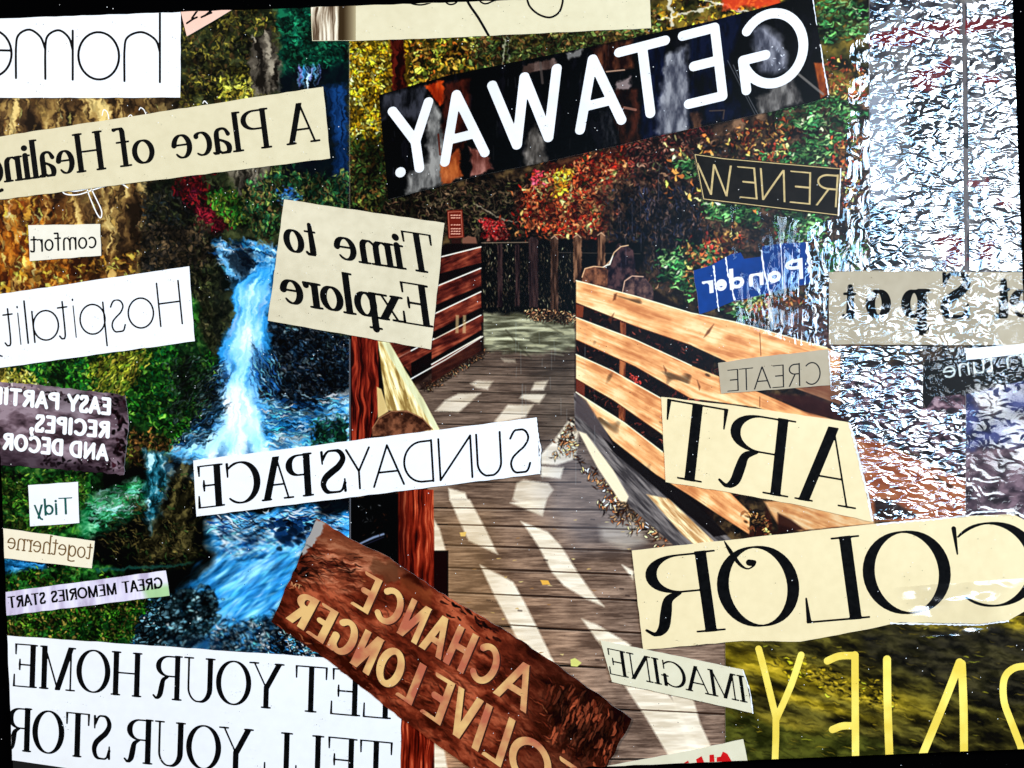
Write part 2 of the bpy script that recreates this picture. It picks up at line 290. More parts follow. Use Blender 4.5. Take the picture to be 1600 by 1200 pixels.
    P.poly([(0, 870), (70, 875), (72, 893), (0, 899)], water(0, 26, 5, .35, .9, 2, -.12), .9, soft=5, wob=4)
    P.poly([(60, 892), (150, 880), (190, 890), (120, 905), (40, 912)], green, soft=6, wob=6)
    P.stroke([(150, 892), (210, 888), (270, 884), (300, 879)], [4, 3, 2, 1], (.08, .28, .24), .8, soft=2)
    P.poly([(-30, 895), (130, 895), (240, 940), (262, 930), (240, 990), (200, 1030), (-30, 1050)], green, soft=8, wob=8)
    P.dabs(3600, [(0, 900), (120, 890), (250, 935), (225, 1000), (150, 1020), (0, 995)], [(.07, .26, .04), (.16, .38, .07), (.02, .1, .02), (.3, .45, .1), (.45, .38, .15), (.03, .05, .02)], L=(3, 9), Wd=(1.5, 3.6), alpha=.8, dens=dn(15, 1, 7))
    P.warp(4, 8, 5); P.warp(2, 4, 2)
    # lower stream
    P.poly([(325, 812), (420, 800), (552, 780), (552, 850), (500, 830), (470, 900), (430, 1000), (440, 1060), (180, 1060), (215, 985), (255, 935), (330, 880), (345, 840)], water(-.62, 60, 10, .12, .98, 4), soft=5, wob=5)
    P.poly([(330, 815), (420, 805), (500, 800), (475, 870), (350, 880), (330, 850)], water(-.2, 24, 6, .3, .72, 9, .06), .85, soft=9, wob=8)
    P.dabs(650, [(330, 812), (520, 790), (545, 830), (480, 850), (350, 870)], [(.85, .96, 1), (.35, .7, .98), (.03, .15, .35), (.01, .04, .1)], L=(8, 26), Wd=(1.2, 4), ang=(.2, 1.3), alpha=.6, edge=.1, bend=.7)
    P.dabs(900, [(290, 900), (345, 865), (490, 840), (440, 970), (400, 1030), (250, 1030)], [(.25, .6, .88), (.1, .4, .7), (.45, .78, .96), (.05, .25, .45)], L=(16, 46), Wd=(1.5, 5), ang=(-.62, .5), alpha=.4, edge=0, bend=.4, soft=1.4)
    P.dabs(60, [(425, 815), (480, 815), (470, 845), (430, 850)], [(.01, .03, .06), (.02, .08, .16)], L=(8, 18), Wd=(4, 10), ang=(.2, 1), alpha=.85, edge=0)
    P.dabs(1300, [(240, 930), (335, 925), (330, 980), (280, 1020), (205, 1020)], [(.25, .42, .48), (.45, .68, .75), (.02, .04, .05), (.03, .1, .13), (.1, .2, .22)], L=(4, 13), Wd=(2, 6), ang=(-.3, 1.4), alpha=.8, edge=.7, bend=.5)
    P.dabs(800, [(330, 985), (440, 960), (500, 1000), (490, 1030), (330, 1030)], [(.5, .8, .95), (.2, .5, .75), (.02, .06, .12), (.85, .97, 1)], L=(5, 16), Wd=(1.5, 4), ang=(.4, 2), alpha=.75, edge=.5, bend=.6)
    P.poly([(265, 1000), (340, 995), (350, 1025), (260, 1025)], (.01, .04, .09), .6, soft=7, wob=6)
    P.soften([(325, 830), (500, 830), (480, 900), (400, 1040), (240, 1040), (260, 930)], 4, .85, 8)
    P.poly([(490, 780), (552, 760), (552, 800), (500, 806)], (.01, .015, .02), .95, soft=5, wob=4)
    P.poly([(300, 880), (345, 862), (330, 890), (260, 935), (240, 925)], (.01, .015, .01), .85, soft=6, wob=6)
    return P.finish(.6, 1.1, .84)
def paint_bridge():
    P = Pic(524, -30, 1516, 1245, (.04, .035, .03)); X, Y = P.X, P.Y; r = P.rng
    n = fbm(X / 12, Y / 12, 1, 5)
    P.a[:] = ramp(cr(n, .3, .75), [(0, (.02, .015, .015)), (.5, (.13, .09, .06)), (1, (.32, .24, .14))])
    dn = lambda a, b, s: (lambda x, y: .1 + cr(fbm(x / a, y / a, s, 2), .36, .66) * b)
    P.poly([(640, 20), (1360, -20), (1360, 160), (640, 160)], lambda X, Y: ramp(cr(fbm(X / 20, Y / 20, 3, 4)), [(0, (.05, .06, .02)), (.5, (.24, .22, .08)), (1, (.5, .4, .14))]), .9, soft=8)
    P.poly([(950, 200), (1360, 150), (1360, 560), (950, 420)], lambda X, Y: ramp(cr(fbm(X / 18, Y / 18, 3, 4)), [(0, (.08, .06, .05)), (.5, (.26, .18, .13)), (1, (.5, .36, .26))]), .9, soft=8)
    for x0, x1, y0, y1, w in ((655, 650, 40, 140, 7), (700, 712, 60, 140, 5), (742, 738, 40, 120, 4), (600, 612, 200, 330, 9), (655, 652, 300, 350, 10), (690, 700, 290, 345, 5), (770, 764, 290, 345, 4), (1300, 1335, 0, 60, 6), (1040, 1090, 210, 330, 3)):
        P.stroke([(x0, y0), ((x0 + x1) / 2 + 3, (y0 + y1) / 2), (x1, y1)], [w, w * .8, w], (.16, .1, .06), .85, soft=1)
    # crowns along the top
    YEL = [(.98, .8, .16), (.85, .6, .08), (1, .9, .4), (.6, .42, .06), (.25, .2, .04), (.9, .7, .1)]
    P.poly([(524, 0), (640, 0), (640, 150), (600, 240), (524, 240)], (.32, .24, .03), .8, soft=6)
    P.dabs(2600, [(526, 40), (640, 40), (620, 130), (600, 150), (600, 225), (526, 235)], YEL, L=(4, 10), Wd=(2, 4.5), ang=(.9, 2.4), alpha=.9, edge=.35, clump=.5)
    P.dabs(1500, [(640, 0), (800, 0), (790, 95), (700, 130), (640, 135)], [(.85, .6, .15), (.95, .7, .25), (.5, .38, .08), (.3, .34, .1), (.7, .35, .1), (.12, .08, .03)], L=(4, 12), Wd=(2, 4.5), alpha=.88, edge=.35)
    P.dabs(1900, [(740, 30), (1030, 20), (1030, 80), (900, 105), (740, 110)], [(.27, .38, .17), (.4, .48, .22), (.13, .17, .08), (.58, .56, .28), (.2, .12, .08), (.55, .38, .2)], L=(4, 12), Wd=(1.5, 4), alpha=.85, edge=.35)
    P.dabs(420, [(1026, -10), (1280, -10), (1280, 60), (1026, 50)], [(.9, .6, .12), (.98, .75, .2), (.4, .25, .1), (.15, .1, .06)], L=(5, 12), Wd=(2, 5), alpha=.9)
    for x0, y0, x1, y1, w in ((1045, 0, 1052, 42, 5), (1030, 30, 1130, 5, 2.5), (1100, 0, 1180, 22, 3)): P.stroke([(x0, y0), (x1, y1)], w, (.85, .8, .7), .8)
    P.poly([(1125, -20), (1235, -20), (1210, 12), (1130, 14)], (.82, .22, .1), .85, soft=3, wob=4)
    P.poly([(611, 55), (631, 55), (634, 140), (612, 145)], lambda X, Y: ramp(cr(fbm(X / 4, Y / 30, 4, 3)), [(0, (.06, .01, .01)), (1, (.3, .08, .05))]), soft=1)
    P.stroke([(786, 55), (788, 80), (783, 105)], [1.2, 2, 1], (.7, .68, .55), .8); P.stroke([(793, 55), (795, 105)], 1.1, (.6, .58, .5), .7)
    P.stroke([(538, 195), (565, 200), (600, 212)], [1, 2, 2.4], (.1, .07, .03), .9)
    # left under the GETAWAY strip
    P.dabs(900, [(540, 220), (600, 215), (612, 330), (700, 340), (545, 320)], [(.2, .32, .12), (.12, .18, .08), (.34, .36, .14), (.04, .05, .03), (.28, .18, .08)], L=(4, 12), Wd=(1.5, 4), alpha=.8)
    P.poly([(600, 300), (760, 290), (900, 290), (900, 385), (750, 380), (600, 350)], (.04, .035, .03), .75, soft=8)
    P.dabs(2300, [(600, 295), (880, 280), (890, 375), (750, 378), (610, 345)], [(.3, .2, .14), (.18, .12, .09), (.44, .34, .24), (.07, .05, .04), (.3, .3, .16)], L=(4, 15), Wd=(.8, 2.4), ang=(.8, 3), alpha=.75)
    for k in range(40):
        x, y = r.uniform(640, 860), r.uniform(290, 360); a = r.uniform(-.6, 2.4); l = r.uniform(10, 30)
        P.stroke([(x, y), (x + l * math.cos(a) * .5, y + l * math.sin(a) * .5 + r.uniform(-2, 2)), (x + l * math.cos(a), y + l * math.sin(a))], [.6, 1.3, .5], (.5, .42, .3), .6)
    P.stroke([(740, 316), (760, 330), (800, 345), (830, 350)], [1, 1.8, 1.8, 1], (.7, .62, .5), .8)
    # red shrub
    P.poly([(850, 262), (1060, 215), (1100, 240), (1000, 330), (900, 372), (820, 350), (810, 310)], (.24, .06, .04), .8, soft=14, wob=10)
    RED = [(.86, .25, .12), (.98, .4, .2), (.6, .1, .06), (.9, .5, .3), (.35, .06, .05), (1, .6, .35)]
    P.dabs(2600, [(828, 280), (900, 258), (1000, 232), (1010, 290), (950, 352), (880, 372), (815, 345)], RED, L=(4, 11), Wd=(1.8, 4.2), alpha=.88, edge=.4, clump=.5)
    P.dabs(900, [(800, 330), (860, 250), (1080, 205), (1110, 250), (1030, 310), (960, 372), (800, 374)], RED + [(.3, .12, .08), (.2, .25, .1)], L=(4, 12), Wd=(1.5, 4), alpha=.8, feather=16)
    for k in range(16):
        x, y = r.uniform(820, 1060), r.uniform(260, 360); P.stroke([(x, y), (x + r.uniform(-12, 12), y - 12), (x + r.uniform(-20, 20), y - 26)], [1.6, 1.1, .6], (.12, .06, .05), .8)
    P.dabs(120, [(868, 270), (895, 262), (885, 300), (862, 305)], [(1, .7, .15), (1, .82, .3), (.95, .5, .1)], L=(4, 10), Wd=(2, 4), feather=3)
    P.dabs(1900, [(985, 225), (1110, 195), (1110, 250), (1040, 300), (1000, 330)], [(.55, .2, .16), (.4, .12, .12), (.75, .45, .35), (.16, .08, .08), (.3, .22, .18)], L=(4, 11), Wd=(1.2, 3.2), alpha=.8, edge=.4)
    P.dabs(420, [(752, 342), (788, 345), (792, 374), (760, 376)], [(.85, .1, .12), (.98, .22, .2), (.5, .05, .06), (.98, .5, .4)], L=(3, 8), Wd=(1.5, 3.5), feather=2.5)
    P.dabs(30, [(832, 265), (846, 265), (846, 290), (832, 290)], [(.9, .2, .25)], L=(4, 9), Wd=(2, 4), feather=2)
    # right-hand undergrowth
    P.poly([(930, 300), (1080, 230), (1360, 150), (1360, 560), (1000, 430), (960, 400)], lambda X, Y: ramp(cr(fbm(X / 11, Y / 11, 6, 5)), [(0, (.03, .025, .03)), (.5, (.16, .11, .09)), (1, (.42, .3, .22))]), .8, soft=14, wob=8)
    P.dabs(3800, [(950, 290), (1080, 220), (1355, 160), (1355, 545), (1200, 505), (1080, 470), (950, 420)], [(.42, .26, .18), (.28, .16, .12), (.58, .42, .3), (.09, .07, .07), (.12, .15, .18), (.55, .26, .18), (.27, .3, .17), (.16, .13, .13)], L=(4, 13), Wd=(1, 3.2), ang=(.8, 2.8), alpha=.75)
    P.dabs(1500, [(960, 300), (1080, 290), (1110, 420), (960, 410)], [(.06, .08, .14), (.14, .16, .24), (.25, .2, .2), (.4, .3, .25), (.03, .03, .05)], L=(5, 15), Wd=(1, 3), ang=(1.5, 1.2), alpha=.7)
    GRN = [(.2, .46, .22), (.34, .58, .28), (.14, .32, .18), (.5, .66, .38), (.08, .18, .1)]
    for poly, m in ([(1275, 0), (1358, 0), (1350, 60), (1280, 60)], 260), ([(1200, 170), (1300, 145), (1350, 165), (1340, 195), (1220, 205)], 420), ([(1190, 240), (1330, 200), (1340, 240), (1260, 262), (1200, 262)], 420), ([(1058, 250), (1095, 250), (1100, 275), (1062, 272)], 90), ([(1100, 305), (1190, 318), (1180, 350), (1110, 340)], 300), ([(1215, 325), (1290, 335), (1280, 370), (1220, 370)], 240), ([(1030, 395), (1090, 375), (1120, 400), (1080, 460), (1030, 440)], 420), ([(1130, 470), (1200, 450), (1230, 470), (1150, 500)], 160), ([(1280, 380), (1350, 370), (1350, 420), (1290, 420)], 160):
        P.dabs(m, poly, GRN, L=(5, 14), Wd=(1.5, 4), ang=(-.3, 1.4), alpha=.85, feather=5)
    for poly, m in ([(1150, 195), (1240, 180), (1230, 250), (1140, 235)], 160), ([(1280, 100), (1350, 100), (1350, 160), (1290, 150)], 140), ([(1060, 390), (1150, 350), (1160, 400), (1080, 440)], 200), ([(1160, 470), (1260, 450), (1250, 500), (1180, 500)], 180), ([(1300, 215), (1350, 225), (1330, 330), (1290, 300)], 200):
        P.dabs(m, poly, [(.75, .3, .15), (.88, .5, .25), (.5, .14, .1), (.95, .7, .35)], L=(4, 11), Wd=(1.8, 4), alpha=.85, feather=6)
    P.dabs(70, [(1040, 215), (1180, 210), (1180, 330), (1040, 310)], [(.95, .72, .3), (.9, .8, .5), (.85, .45, .2)], L=(7, 14), Wd=(3, 5.5), alpha=.9)
    # broad boulder behind the rail
    P.poly([(1200, 500), (1215, 484), (1260, 478), (1290, 500), (1300, 545), (1215, 520)], lambda X, Y: ramp(cr(fbm(X / 8, Y / 5, 6, 4)), [(0, (.1, .06, .07)), (1, (.42, .3, .28))]), .9, soft=4, wob=4)
    P.warp(4.2, 9); P.warp(2.5, 4.5, 6)
    P.soften([(524, -30), (1360, -30), (1360, 560), (1200, 520), (900, 380), (524, 380)], 1, .55, 6)
    # warning sign on the left
    P.poly([(698, 328), (722, 327), (725, 371), (700, 372)], (.36, .1, .06), soft=.8)
    P.stroke([(700, 331), (720, 330), (722, 369), (702, 370), (700, 331)], .9, (.75, .45, .35), .8)
    for yy in (336, 340, 351, 357, 361, 365):
        for k in range(4): P.stroke([(704 + k * 4 + r.uniform(0, 1), yy), (706 + k * 4 + r.uniform(0, 1), yy - .3)], 1.7, (.9, .66, .55), .8)
    P.poly([(705, 372), (720, 372), (720, 392), (706, 392)], (.14, .06, .05), soft=.8)
    P.poly([(722, 372), (730, 368), (742, 370), (748, 384), (748, 392), (722, 392)], (.42, .26, .2), soft=1, wob=1)
    # dark fence
    P.poly([(748, 376), (832, 374), (900, 372), (1010, 380), (1000, 420), (905, 470), (900, 500), (750, 492)], (.025, .02, .02), .96, soft=2.5, wob=3)
    P.dabs(900, [(752, 385), (900, 385), (898, 480), (752, 482)], [(.22, .18, .13), (.38, .3, .22), (.1, .08, .06), (.5, .47, .35), (.14, .1, .12)], L=(3, 10), Wd=(.8, 2), ang=(1.5, 1), alpha=.55)
    P.stroke([(752, 379), (830, 378)], 1.2, (.6, .5, .4), .7); P.stroke([(870, 394), (1000, 396)], 1, (.4, .35, .3), .5)
    def bark(c0, c1, vx=3., vy=26., sd=4):
        return lambda X, Y: ramp(cr(fbm(X / vx, Y / vy, sd, 4)), [(0, c0), (1, c1)])
    for x, w, y0, y1, c in ((833, 15, 370, 480, 0), (866, 12, 367, 500, 1), (902, 13, 365, 440, 2), (939, 13, 362, 420, 2), (781, 8, 380, 480, 0), (968, 12, 380, 440, 0), (808, 7, 380, 478, 0)):
        P.poly([(x - w / 2, y0 + 4), (x - w / 4, y0), (x + w / 3, y0), (x + w / 2, y0 + 5), (x + w / 2, y1), (x - w / 2, y1)], bark(*(((.07, .04, .05), (.22, .15, .14)), ((.12, .07, .05), (.38, .26, .2)), ((.16, .09, .06), (.5, .34, .24)))[c]), .95, soft=.9, wob=1)
        if c: P.stroke([(x - w / 2 + 1, y0 + 5), (x, y0 + 1), (x + w / 2 - 1, y0 + 6)], 1.5, (.72, .55, .42), .8)
    # --- deck
    DX = lambda X, Y: fbm(X / 30, Y / 2.2, 3, 5, .6)
    def deck(X, Y):
        v = DX(X, Y) * .5 + fbm(X / 40, Y / 14, 6, 4) * .5; v = v + (vn(X * 0 + 3.3, np.floor((Y - X * .01 - 793) / 36.), 9) - .5) * .16
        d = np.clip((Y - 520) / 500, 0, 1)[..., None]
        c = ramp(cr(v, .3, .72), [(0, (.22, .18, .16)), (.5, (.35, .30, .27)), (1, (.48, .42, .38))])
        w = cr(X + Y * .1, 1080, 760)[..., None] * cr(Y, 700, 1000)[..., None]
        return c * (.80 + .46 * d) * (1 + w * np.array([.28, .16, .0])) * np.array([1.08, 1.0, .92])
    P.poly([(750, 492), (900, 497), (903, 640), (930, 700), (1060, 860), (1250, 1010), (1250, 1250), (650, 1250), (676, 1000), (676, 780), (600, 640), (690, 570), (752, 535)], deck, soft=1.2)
    P.poly([(748, 488), (900, 494), (902, 545), (830, 552), (752, 545)], lambda X, Y: ramp(cr(fbm(X / 24, Y / 5, 8, 4)), [(0, (.24, .23, .16)), (.6, (.42, .41, .32)), (1, (.62, .6, .46))]), .95, soft=4, wob=4)
    for a, b, w, al in (((756, 516), (850, 512), 4, .8), ((760, 530), (826, 531), 5, .9), ((800, 545), (880, 555), 4, .4), ((770, 503), (870, 500), 3, .5), ((830, 520), (890, 508), 4, .45)):
        P.stroke([a, ((a[0] + b[0]) / 2, (a[1] + b[1]) / 2 - 2), b], [1, w, 1], (.84, .82, .66), al, soft=1.6)
    P.stroke([(790, 515), (815, 545), (830, 560)], [2, 3, 2], (.2, .18, .13), .6, soft=1.4); P.stroke([(840, 500), (880, 522)], 2.2, (.2, .18, .12), .5, soft=1.3)
    P.dabs(260, [(820, 484), (900, 490), (900, 505), (830, 498)], [(.5, .34, .22), (.3, .18, .12), (.65, .5, .35)], L=(3, 8), Wd=(1.2, 2.6), feather=2)
    P.poly([(830, 560), (905, 545), (905, 640), (880, 700), (835, 680)], (.2, .21, .2), .22, soft=22)
    # joints between boards
    jl = [(548, 551), (560, 563), (572, 575), (584, 588), (597, 601), (611, 616), (626, 631), (643, 649), (662, 667), (684, 689), (708, 712), (730, 733), (752, 753)]
    for i, (a, b) in enumerate(jl):
        k = (i + 1) / len(jl); x0 = 752 - (a - 545) * 1.0 * .62; x1 = 903
        P.stroke([(max(640, x0 - 4), a), ((x0 + x1) / 2, (a + b) / 2 + .5), (x1 + 4, b)], .8 + k * 1.0, (.06, .045, .04), .8)
    for a, b, x0, x1 in ((793, 797, 676, 1010), (819, 827, 680, 1010), (851, 861, 694, 1000), (886, 898, 698, 994), (925, 938, 700, 1000), (974, 989, 700, 1005), (1035, 1043, 780, 945), (1043, 1052, 1060, 1140), (1108, 1116, 965, 1140), (1186, 1186, 950, 1140)):
        P.stroke([(x0, a), ((x0 + x1) / 2, (a + b) / 2), (x1, b)], [2.2, 3.1, 3], (.045, .03, .03), .95)
        P.stroke([(x0, a + 3), (x1, b + 3)], 1, (.6, .54, .48), .3)
    # sunlight patches on the boards (printed)
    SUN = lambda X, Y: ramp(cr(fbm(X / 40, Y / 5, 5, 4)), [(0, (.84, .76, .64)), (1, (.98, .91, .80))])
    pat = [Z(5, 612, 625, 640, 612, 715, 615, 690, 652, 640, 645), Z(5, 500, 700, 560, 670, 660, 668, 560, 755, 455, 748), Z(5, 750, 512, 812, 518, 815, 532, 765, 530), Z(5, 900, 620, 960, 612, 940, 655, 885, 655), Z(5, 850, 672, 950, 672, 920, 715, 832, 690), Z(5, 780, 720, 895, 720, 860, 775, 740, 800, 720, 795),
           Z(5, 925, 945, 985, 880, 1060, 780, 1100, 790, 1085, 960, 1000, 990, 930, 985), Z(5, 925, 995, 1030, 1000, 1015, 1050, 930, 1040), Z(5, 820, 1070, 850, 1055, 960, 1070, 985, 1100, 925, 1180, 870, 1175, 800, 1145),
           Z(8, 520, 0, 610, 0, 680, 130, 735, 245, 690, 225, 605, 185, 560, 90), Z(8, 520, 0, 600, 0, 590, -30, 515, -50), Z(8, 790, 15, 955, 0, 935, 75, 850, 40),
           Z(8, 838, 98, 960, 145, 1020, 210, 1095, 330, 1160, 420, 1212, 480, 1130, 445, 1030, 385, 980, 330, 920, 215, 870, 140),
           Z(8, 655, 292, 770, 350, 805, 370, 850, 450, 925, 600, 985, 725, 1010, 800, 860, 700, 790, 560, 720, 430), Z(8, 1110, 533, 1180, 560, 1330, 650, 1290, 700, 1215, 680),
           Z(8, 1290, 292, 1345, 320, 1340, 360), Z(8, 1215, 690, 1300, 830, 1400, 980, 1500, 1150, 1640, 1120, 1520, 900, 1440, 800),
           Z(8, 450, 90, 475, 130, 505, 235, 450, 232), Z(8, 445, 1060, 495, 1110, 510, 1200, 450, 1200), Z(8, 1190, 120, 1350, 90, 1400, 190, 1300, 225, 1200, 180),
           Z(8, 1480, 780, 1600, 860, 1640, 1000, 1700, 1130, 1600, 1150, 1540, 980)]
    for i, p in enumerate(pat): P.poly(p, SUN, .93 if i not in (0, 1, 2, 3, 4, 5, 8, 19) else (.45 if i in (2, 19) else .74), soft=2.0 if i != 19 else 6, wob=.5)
    # joints again, faint, across the light patches
    for a, b, x0, x1 in ((793, 797, 700, 1000), (819, 827, 700, 990), (851, 861, 700, 990), (886, 898, 700, 985), (925, 938, 700, 985), (974, 989, 760, 1005), (1035, 1043, 860, 945), (1043, 1052, 1060, 1140), (1108, 1116, 985, 1140)):
        P.stroke([(x0, a), ((x0 + x1) / 2, (a + b) / 2), (x1, b)], 2.0, (.25, .17, .12), .85)
    for a, b in ((584, 588), (597, 601), (611, 616), (626, 631), (643, 649), (662, 667)): P.stroke([(690, a), (903, b)], .9, (.25, .2, .15), .7)
    for k in range(34):
        x, y = r.uniform(700, 1000), r.uniform(800, 1130); P.stroke([(x, y), (x + r.uniform(2, 4), y + r.uniform(-1, 1)), (x + r.uniform(5, 7), y + r.uniform(-1, 1))], [.8, r.uniform(1.6, 3), .6], ((.75, .6, .35), (.82, .72, .45), (.55, .38, .22))[k % 3], .8)
    P.poly(Z(8, 1060, 715, 1080, 708, 1110, 730, 1090, 748, 1062, 745), (.78, .76, .4), soft=.8); P.poly(Z(8, 925, 360, 960, 362, 970, 380, 935, 382), (.85, .62, .25), soft=.8)
    P.poly(Z(8, 565, 148, 595, 145, 590, 165, 570, 165), (.9, .72, .35), soft=.8)
    for k in range(16):                      # knots
        x, y = r.uniform(720, 1000), r.uniform(800, 1120); P.stroke([(x, y), (x + 5, y + .5)], 2.4, (.14, .1, .09), .6, soft=1)
    P.poly([(850, 700), (905, 690), (960, 760), (1000, 850), (900, 860), (850, 800)], (.50, .53, .60), .28, soft=22)
    P.poly([(676, 800), (760, 800), (800, 1000), (760, 1060), (676, 980)], (.62, .46, .26), .22, soft=26)
    # leaf litter by the kerb board
    LIT = [(.7, .45, .28), (.5, .28, .16), (.85, .65, .45), (.2, .1, .07)]
    P.dabs(110, Z(5, 1010, 850, 1085, 780, 1090, 930, 980, 960), LIT, L=(4, 9), Wd=(1.3, 3), feather=3)
    P.dabs(130, Z(5, 1090, 950, 1150, 1000, 1330, 1180, 1270, 1200, 1180, 1080, 1100, 1000), LIT, L=(4, 10), Wd=(1.5, 3.2), feather=4)
    P.dabs(130, Z(8, 1200, 0, 1300, 0, 1400, 70, 1520, 190, 1440, 200, 1330, 130, 1200, 60), LIT + [(.9, .75, .55)], L=(5, 12), Wd=(1.5, 3.6), feather=5)
    P.dabs(500, Z(5, 390, 640, 680, 470, 690, 490, 420, 660), LIT, L=(3, 7), Wd=(1, 2.2), feather=3, alpha=.6)
    # --- left handrail, five boards
    REDW = lambda X, Y: ramp(cr(fbm(X / 26, (Y + X * .45) / 5, 5, 4) * .6 + fbm(X / 14, Y / 12, 3, 3) * .4), [(0, (.18, .05, .04)), (.5, (.36, .13, .09)), (1, (.58, .27, .18))])
    P.poly(Z(5, 480, 20, 500, 0, 665, 0, 672, 480, 345, 620, 200, 480), (.04, .02, .02), .95, soft=1.4)
    for (yl, yr, hl, hr) in ((60, 15, 90, 85), (190, 110, 100, 95), (310, 215, 95, 85), (425, 320, 100, 80), (530, 415, 100, 75)):
        P.poly([Z(5, 440, yl + 12)[0], Z(5, 660, yr)[0], Z(5, 662, yr + hr * .82)[0], Z(5, 440, yl + hl * .82 + 10)[0]], REDW, soft=1)
        P.stroke([Z(5, 440, yl + 10)[0], Z(5, 660, yr)[0]], 2, (.98, .88, .74), .95)
    P.poly(Z(5, 280, 520, 470, 420, 670, 320, 672, 350, 480, 460, 300, 560), REDW, soft=1); P.stroke(Z(5, 280, 515, 450, 425), 2, (.96, .86, .74))
    P.stroke(Z(5, 342, 608, 500, 520, 668, 415), 2, (.98, .93, .85), .95)
    P.poly(Z(5, 200, 440, 345, 440, 350, 590, 330, 560, 240, 460), REDW, .8, soft=1)
    for x in (548, 580): P.poly(Z(5, x, 320, x + 14, 320, x + 12, 400, x - 2, 400), (.75, .62, .42), .6, soft=1)
    P.poly(Z(5, 350, 612, 670, 418, 672, 490, 400, 650), (.1, .05, .04), .7, soft=3)
    # post behind and the light brace, domed post top
    POST = lambda X, Y: ramp(cr(fbm(X / 3.5 + fbm(X / 20, Y / 40, 2, 2) * 4, Y / 40, 5, 4)), [(0, (.12, .02, .02)), (.5, (.36, .08, .05)), (1, (.6, .2, .12))])
    P.poly([(544, 520), (600, 525), (600, 680), (560, 700), (544, 700)], (.04, .01, .01), soft=1)
    P.poly([(549, 524), (590, 528), (592, 640), (576, 690), (549, 690)], POST, .95, soft=1)
    P.poly(Z(5, 195, 640, 215, 650, 250, 760, 200, 780), (.85, .72, .45), .9, soft=1)
    P.poly(Z(5, 200, 435, 250, 440, 330, 580, 400, 690, 475, 830, 420, 850, 370, 800, 240, 740, 232, 700, 215, 560), lambda X, Y: ramp(cr(fbm((X - Y * .3) / 5, Y / 30, 7, 4)), [(0, (.52, .4, .2)), (.5, (.83, .72, .45)), (1, (.98, .93, .74))]), soft=1)
    P.poly(Z(5, 215, 440, 250, 440, 330, 580, 400, 690, 475, 832, 455, 838, 370, 700, 300, 590), (.8, .8, .62), .8, soft=1)
    P.poly(Z(5, 172, 830, 200, 780, 250, 748, 330, 745, 400, 780, 445, 830, 300, 860, 175, 860), lambda X, Y: ramp(cr(fbm(X / 9, Y / 9, 3, 4)), [(0, (.16, .08, .05)), (1, (.46, .27, .18))]), soft=1.2)
    P.stroke(Z(5, 175, 825, 205, 780, 260, 750, 330, 748, 400, 782, 440, 825), 1.6, (.62, .42, .28), .7)
    # foreground posts below
    P.poly([(544, 780), (626, 770), (640, 900), (600, 900), (544, 880)], (.012, .01, .012), soft=1)
    P.poly([(640, 860), (700, 860), (700, 935), (640, 900)], (.05, .015, .015), soft=1)
    RP = lambda X, Y: ramp(cr(fbm(X / 3.2 + fbm(X / 24, Y / 40, 2, 2) * 3, Y / 60, 6, 5) * .7 + fbm(X / 20, Y / 30, 3, 3) * .3, .28, .72), [(0, (.12, .015, .01)), (.45, (.36, .08, .04)), (.8, (.56, .17, .09)), (1, (.74, .33, .2))])
    P.poly([(622, 762), (677, 765), (678, 870), (678, 1250), (600, 1250), (622, 900)], RP, soft=1)
    P.poly([(622, 762), (634, 762), (640, 1000), (622, 1000)], (.1, .02, .02), .5, soft=5)
    P.poly([(678, 862), (698, 862), (700, 1000), (678, 1000)], (.07, .015, .01), .95, soft=1)
    P.poly([(544, 695), (548, 695), (548, 900), (544, 900)], (.02, .03, .05), soft=.6)
    P.stroke(Z(8, 115, 200, 180, 170, 225, 155), [2.4, 3.4, 3], (.45, .5, .6), .9, soft=1); P.stroke(Z(8, 120, 212, 225, 168), 1.4, (.1, .1, .16), .8)
    P.dabs(26, [(560, 790), (610, 790), (610, 830), (560, 830)], [(.3, .3, .3), (.2, .1, .06)], L=(4, 10), Wd=(1, 2), alpha=.6)
    # --- right handrail
    P.poly(Z(5, 1085, 160, 1110, 110, 1250, 100, 1600, 310, 1700, 400, 1700, 1400, 1400, 1150, 1110, 760, 1080, 650), (.07, .03, .03), .85, soft=2)
    P.dabs(1300, Z(5, 1110, 260, 1600, 440, 1800, 600, 1800, 1200, 1500, 1100, 1110, 700), [(.2, .07, .06), (.1, .04, .05), (.36, .16, .12), (.04, .02, .03)], L=(4, 12), Wd=(1.5, 3.6), alpha=.7)
    P.poly(Z(5, 1110, 190, 1112, 135, 1125, 112, 1150, 102, 1190, 100, 1215, 106, 1232, 122, 1240, 160, 1240, 225), lambda X, Y: ramp(cr(fbm(X / 7, Y / 9, 3, 4)), [(0, (.18, .1, .08)), (1, (.5, .3, .2))]), soft=1)
    P.poly(Z(5, 1225, 200, 1228, 100, 1245, 50, 1268, 20, 1310, 8, 1340, 30, 1350, 90, 1350, 220), lambda X, Y: ramp(cr(fbm(X / 7, Y / 9, 6, 4)), [(0, (.07, .05, .08)), (1, (.27, .18, .18))]), soft=1)
    P.stroke(Z(5, 1112, 150, 1125, 112, 1165, 102, 1210, 106, 1240, 75, 1255, 40, 1285, 14, 1318, 8), 1.7, (.86, .66, .48), .85)
    P.stroke(Z(5, 1205, 105, 1235, 92, 1250, 55), [1, 3, 1], (.95, .9, .8), .8)
    P.poly(Z(5, 1290, 225, 1300, 165, 1330, 142, 1390, 145, 1430, 200, 1430, 280, 1290, 240), lambda X, Y: ramp(cr(fbm(X / 7, Y / 9, 5, 4)), [(0, (.14, .1, .12)), (1, (.42, .3, .26))]), soft=1)
    P.stroke(Z(5, 1293, 215, 1302, 168, 1335, 145, 1385, 148), 1.7, (.8, .62, .5), .8)
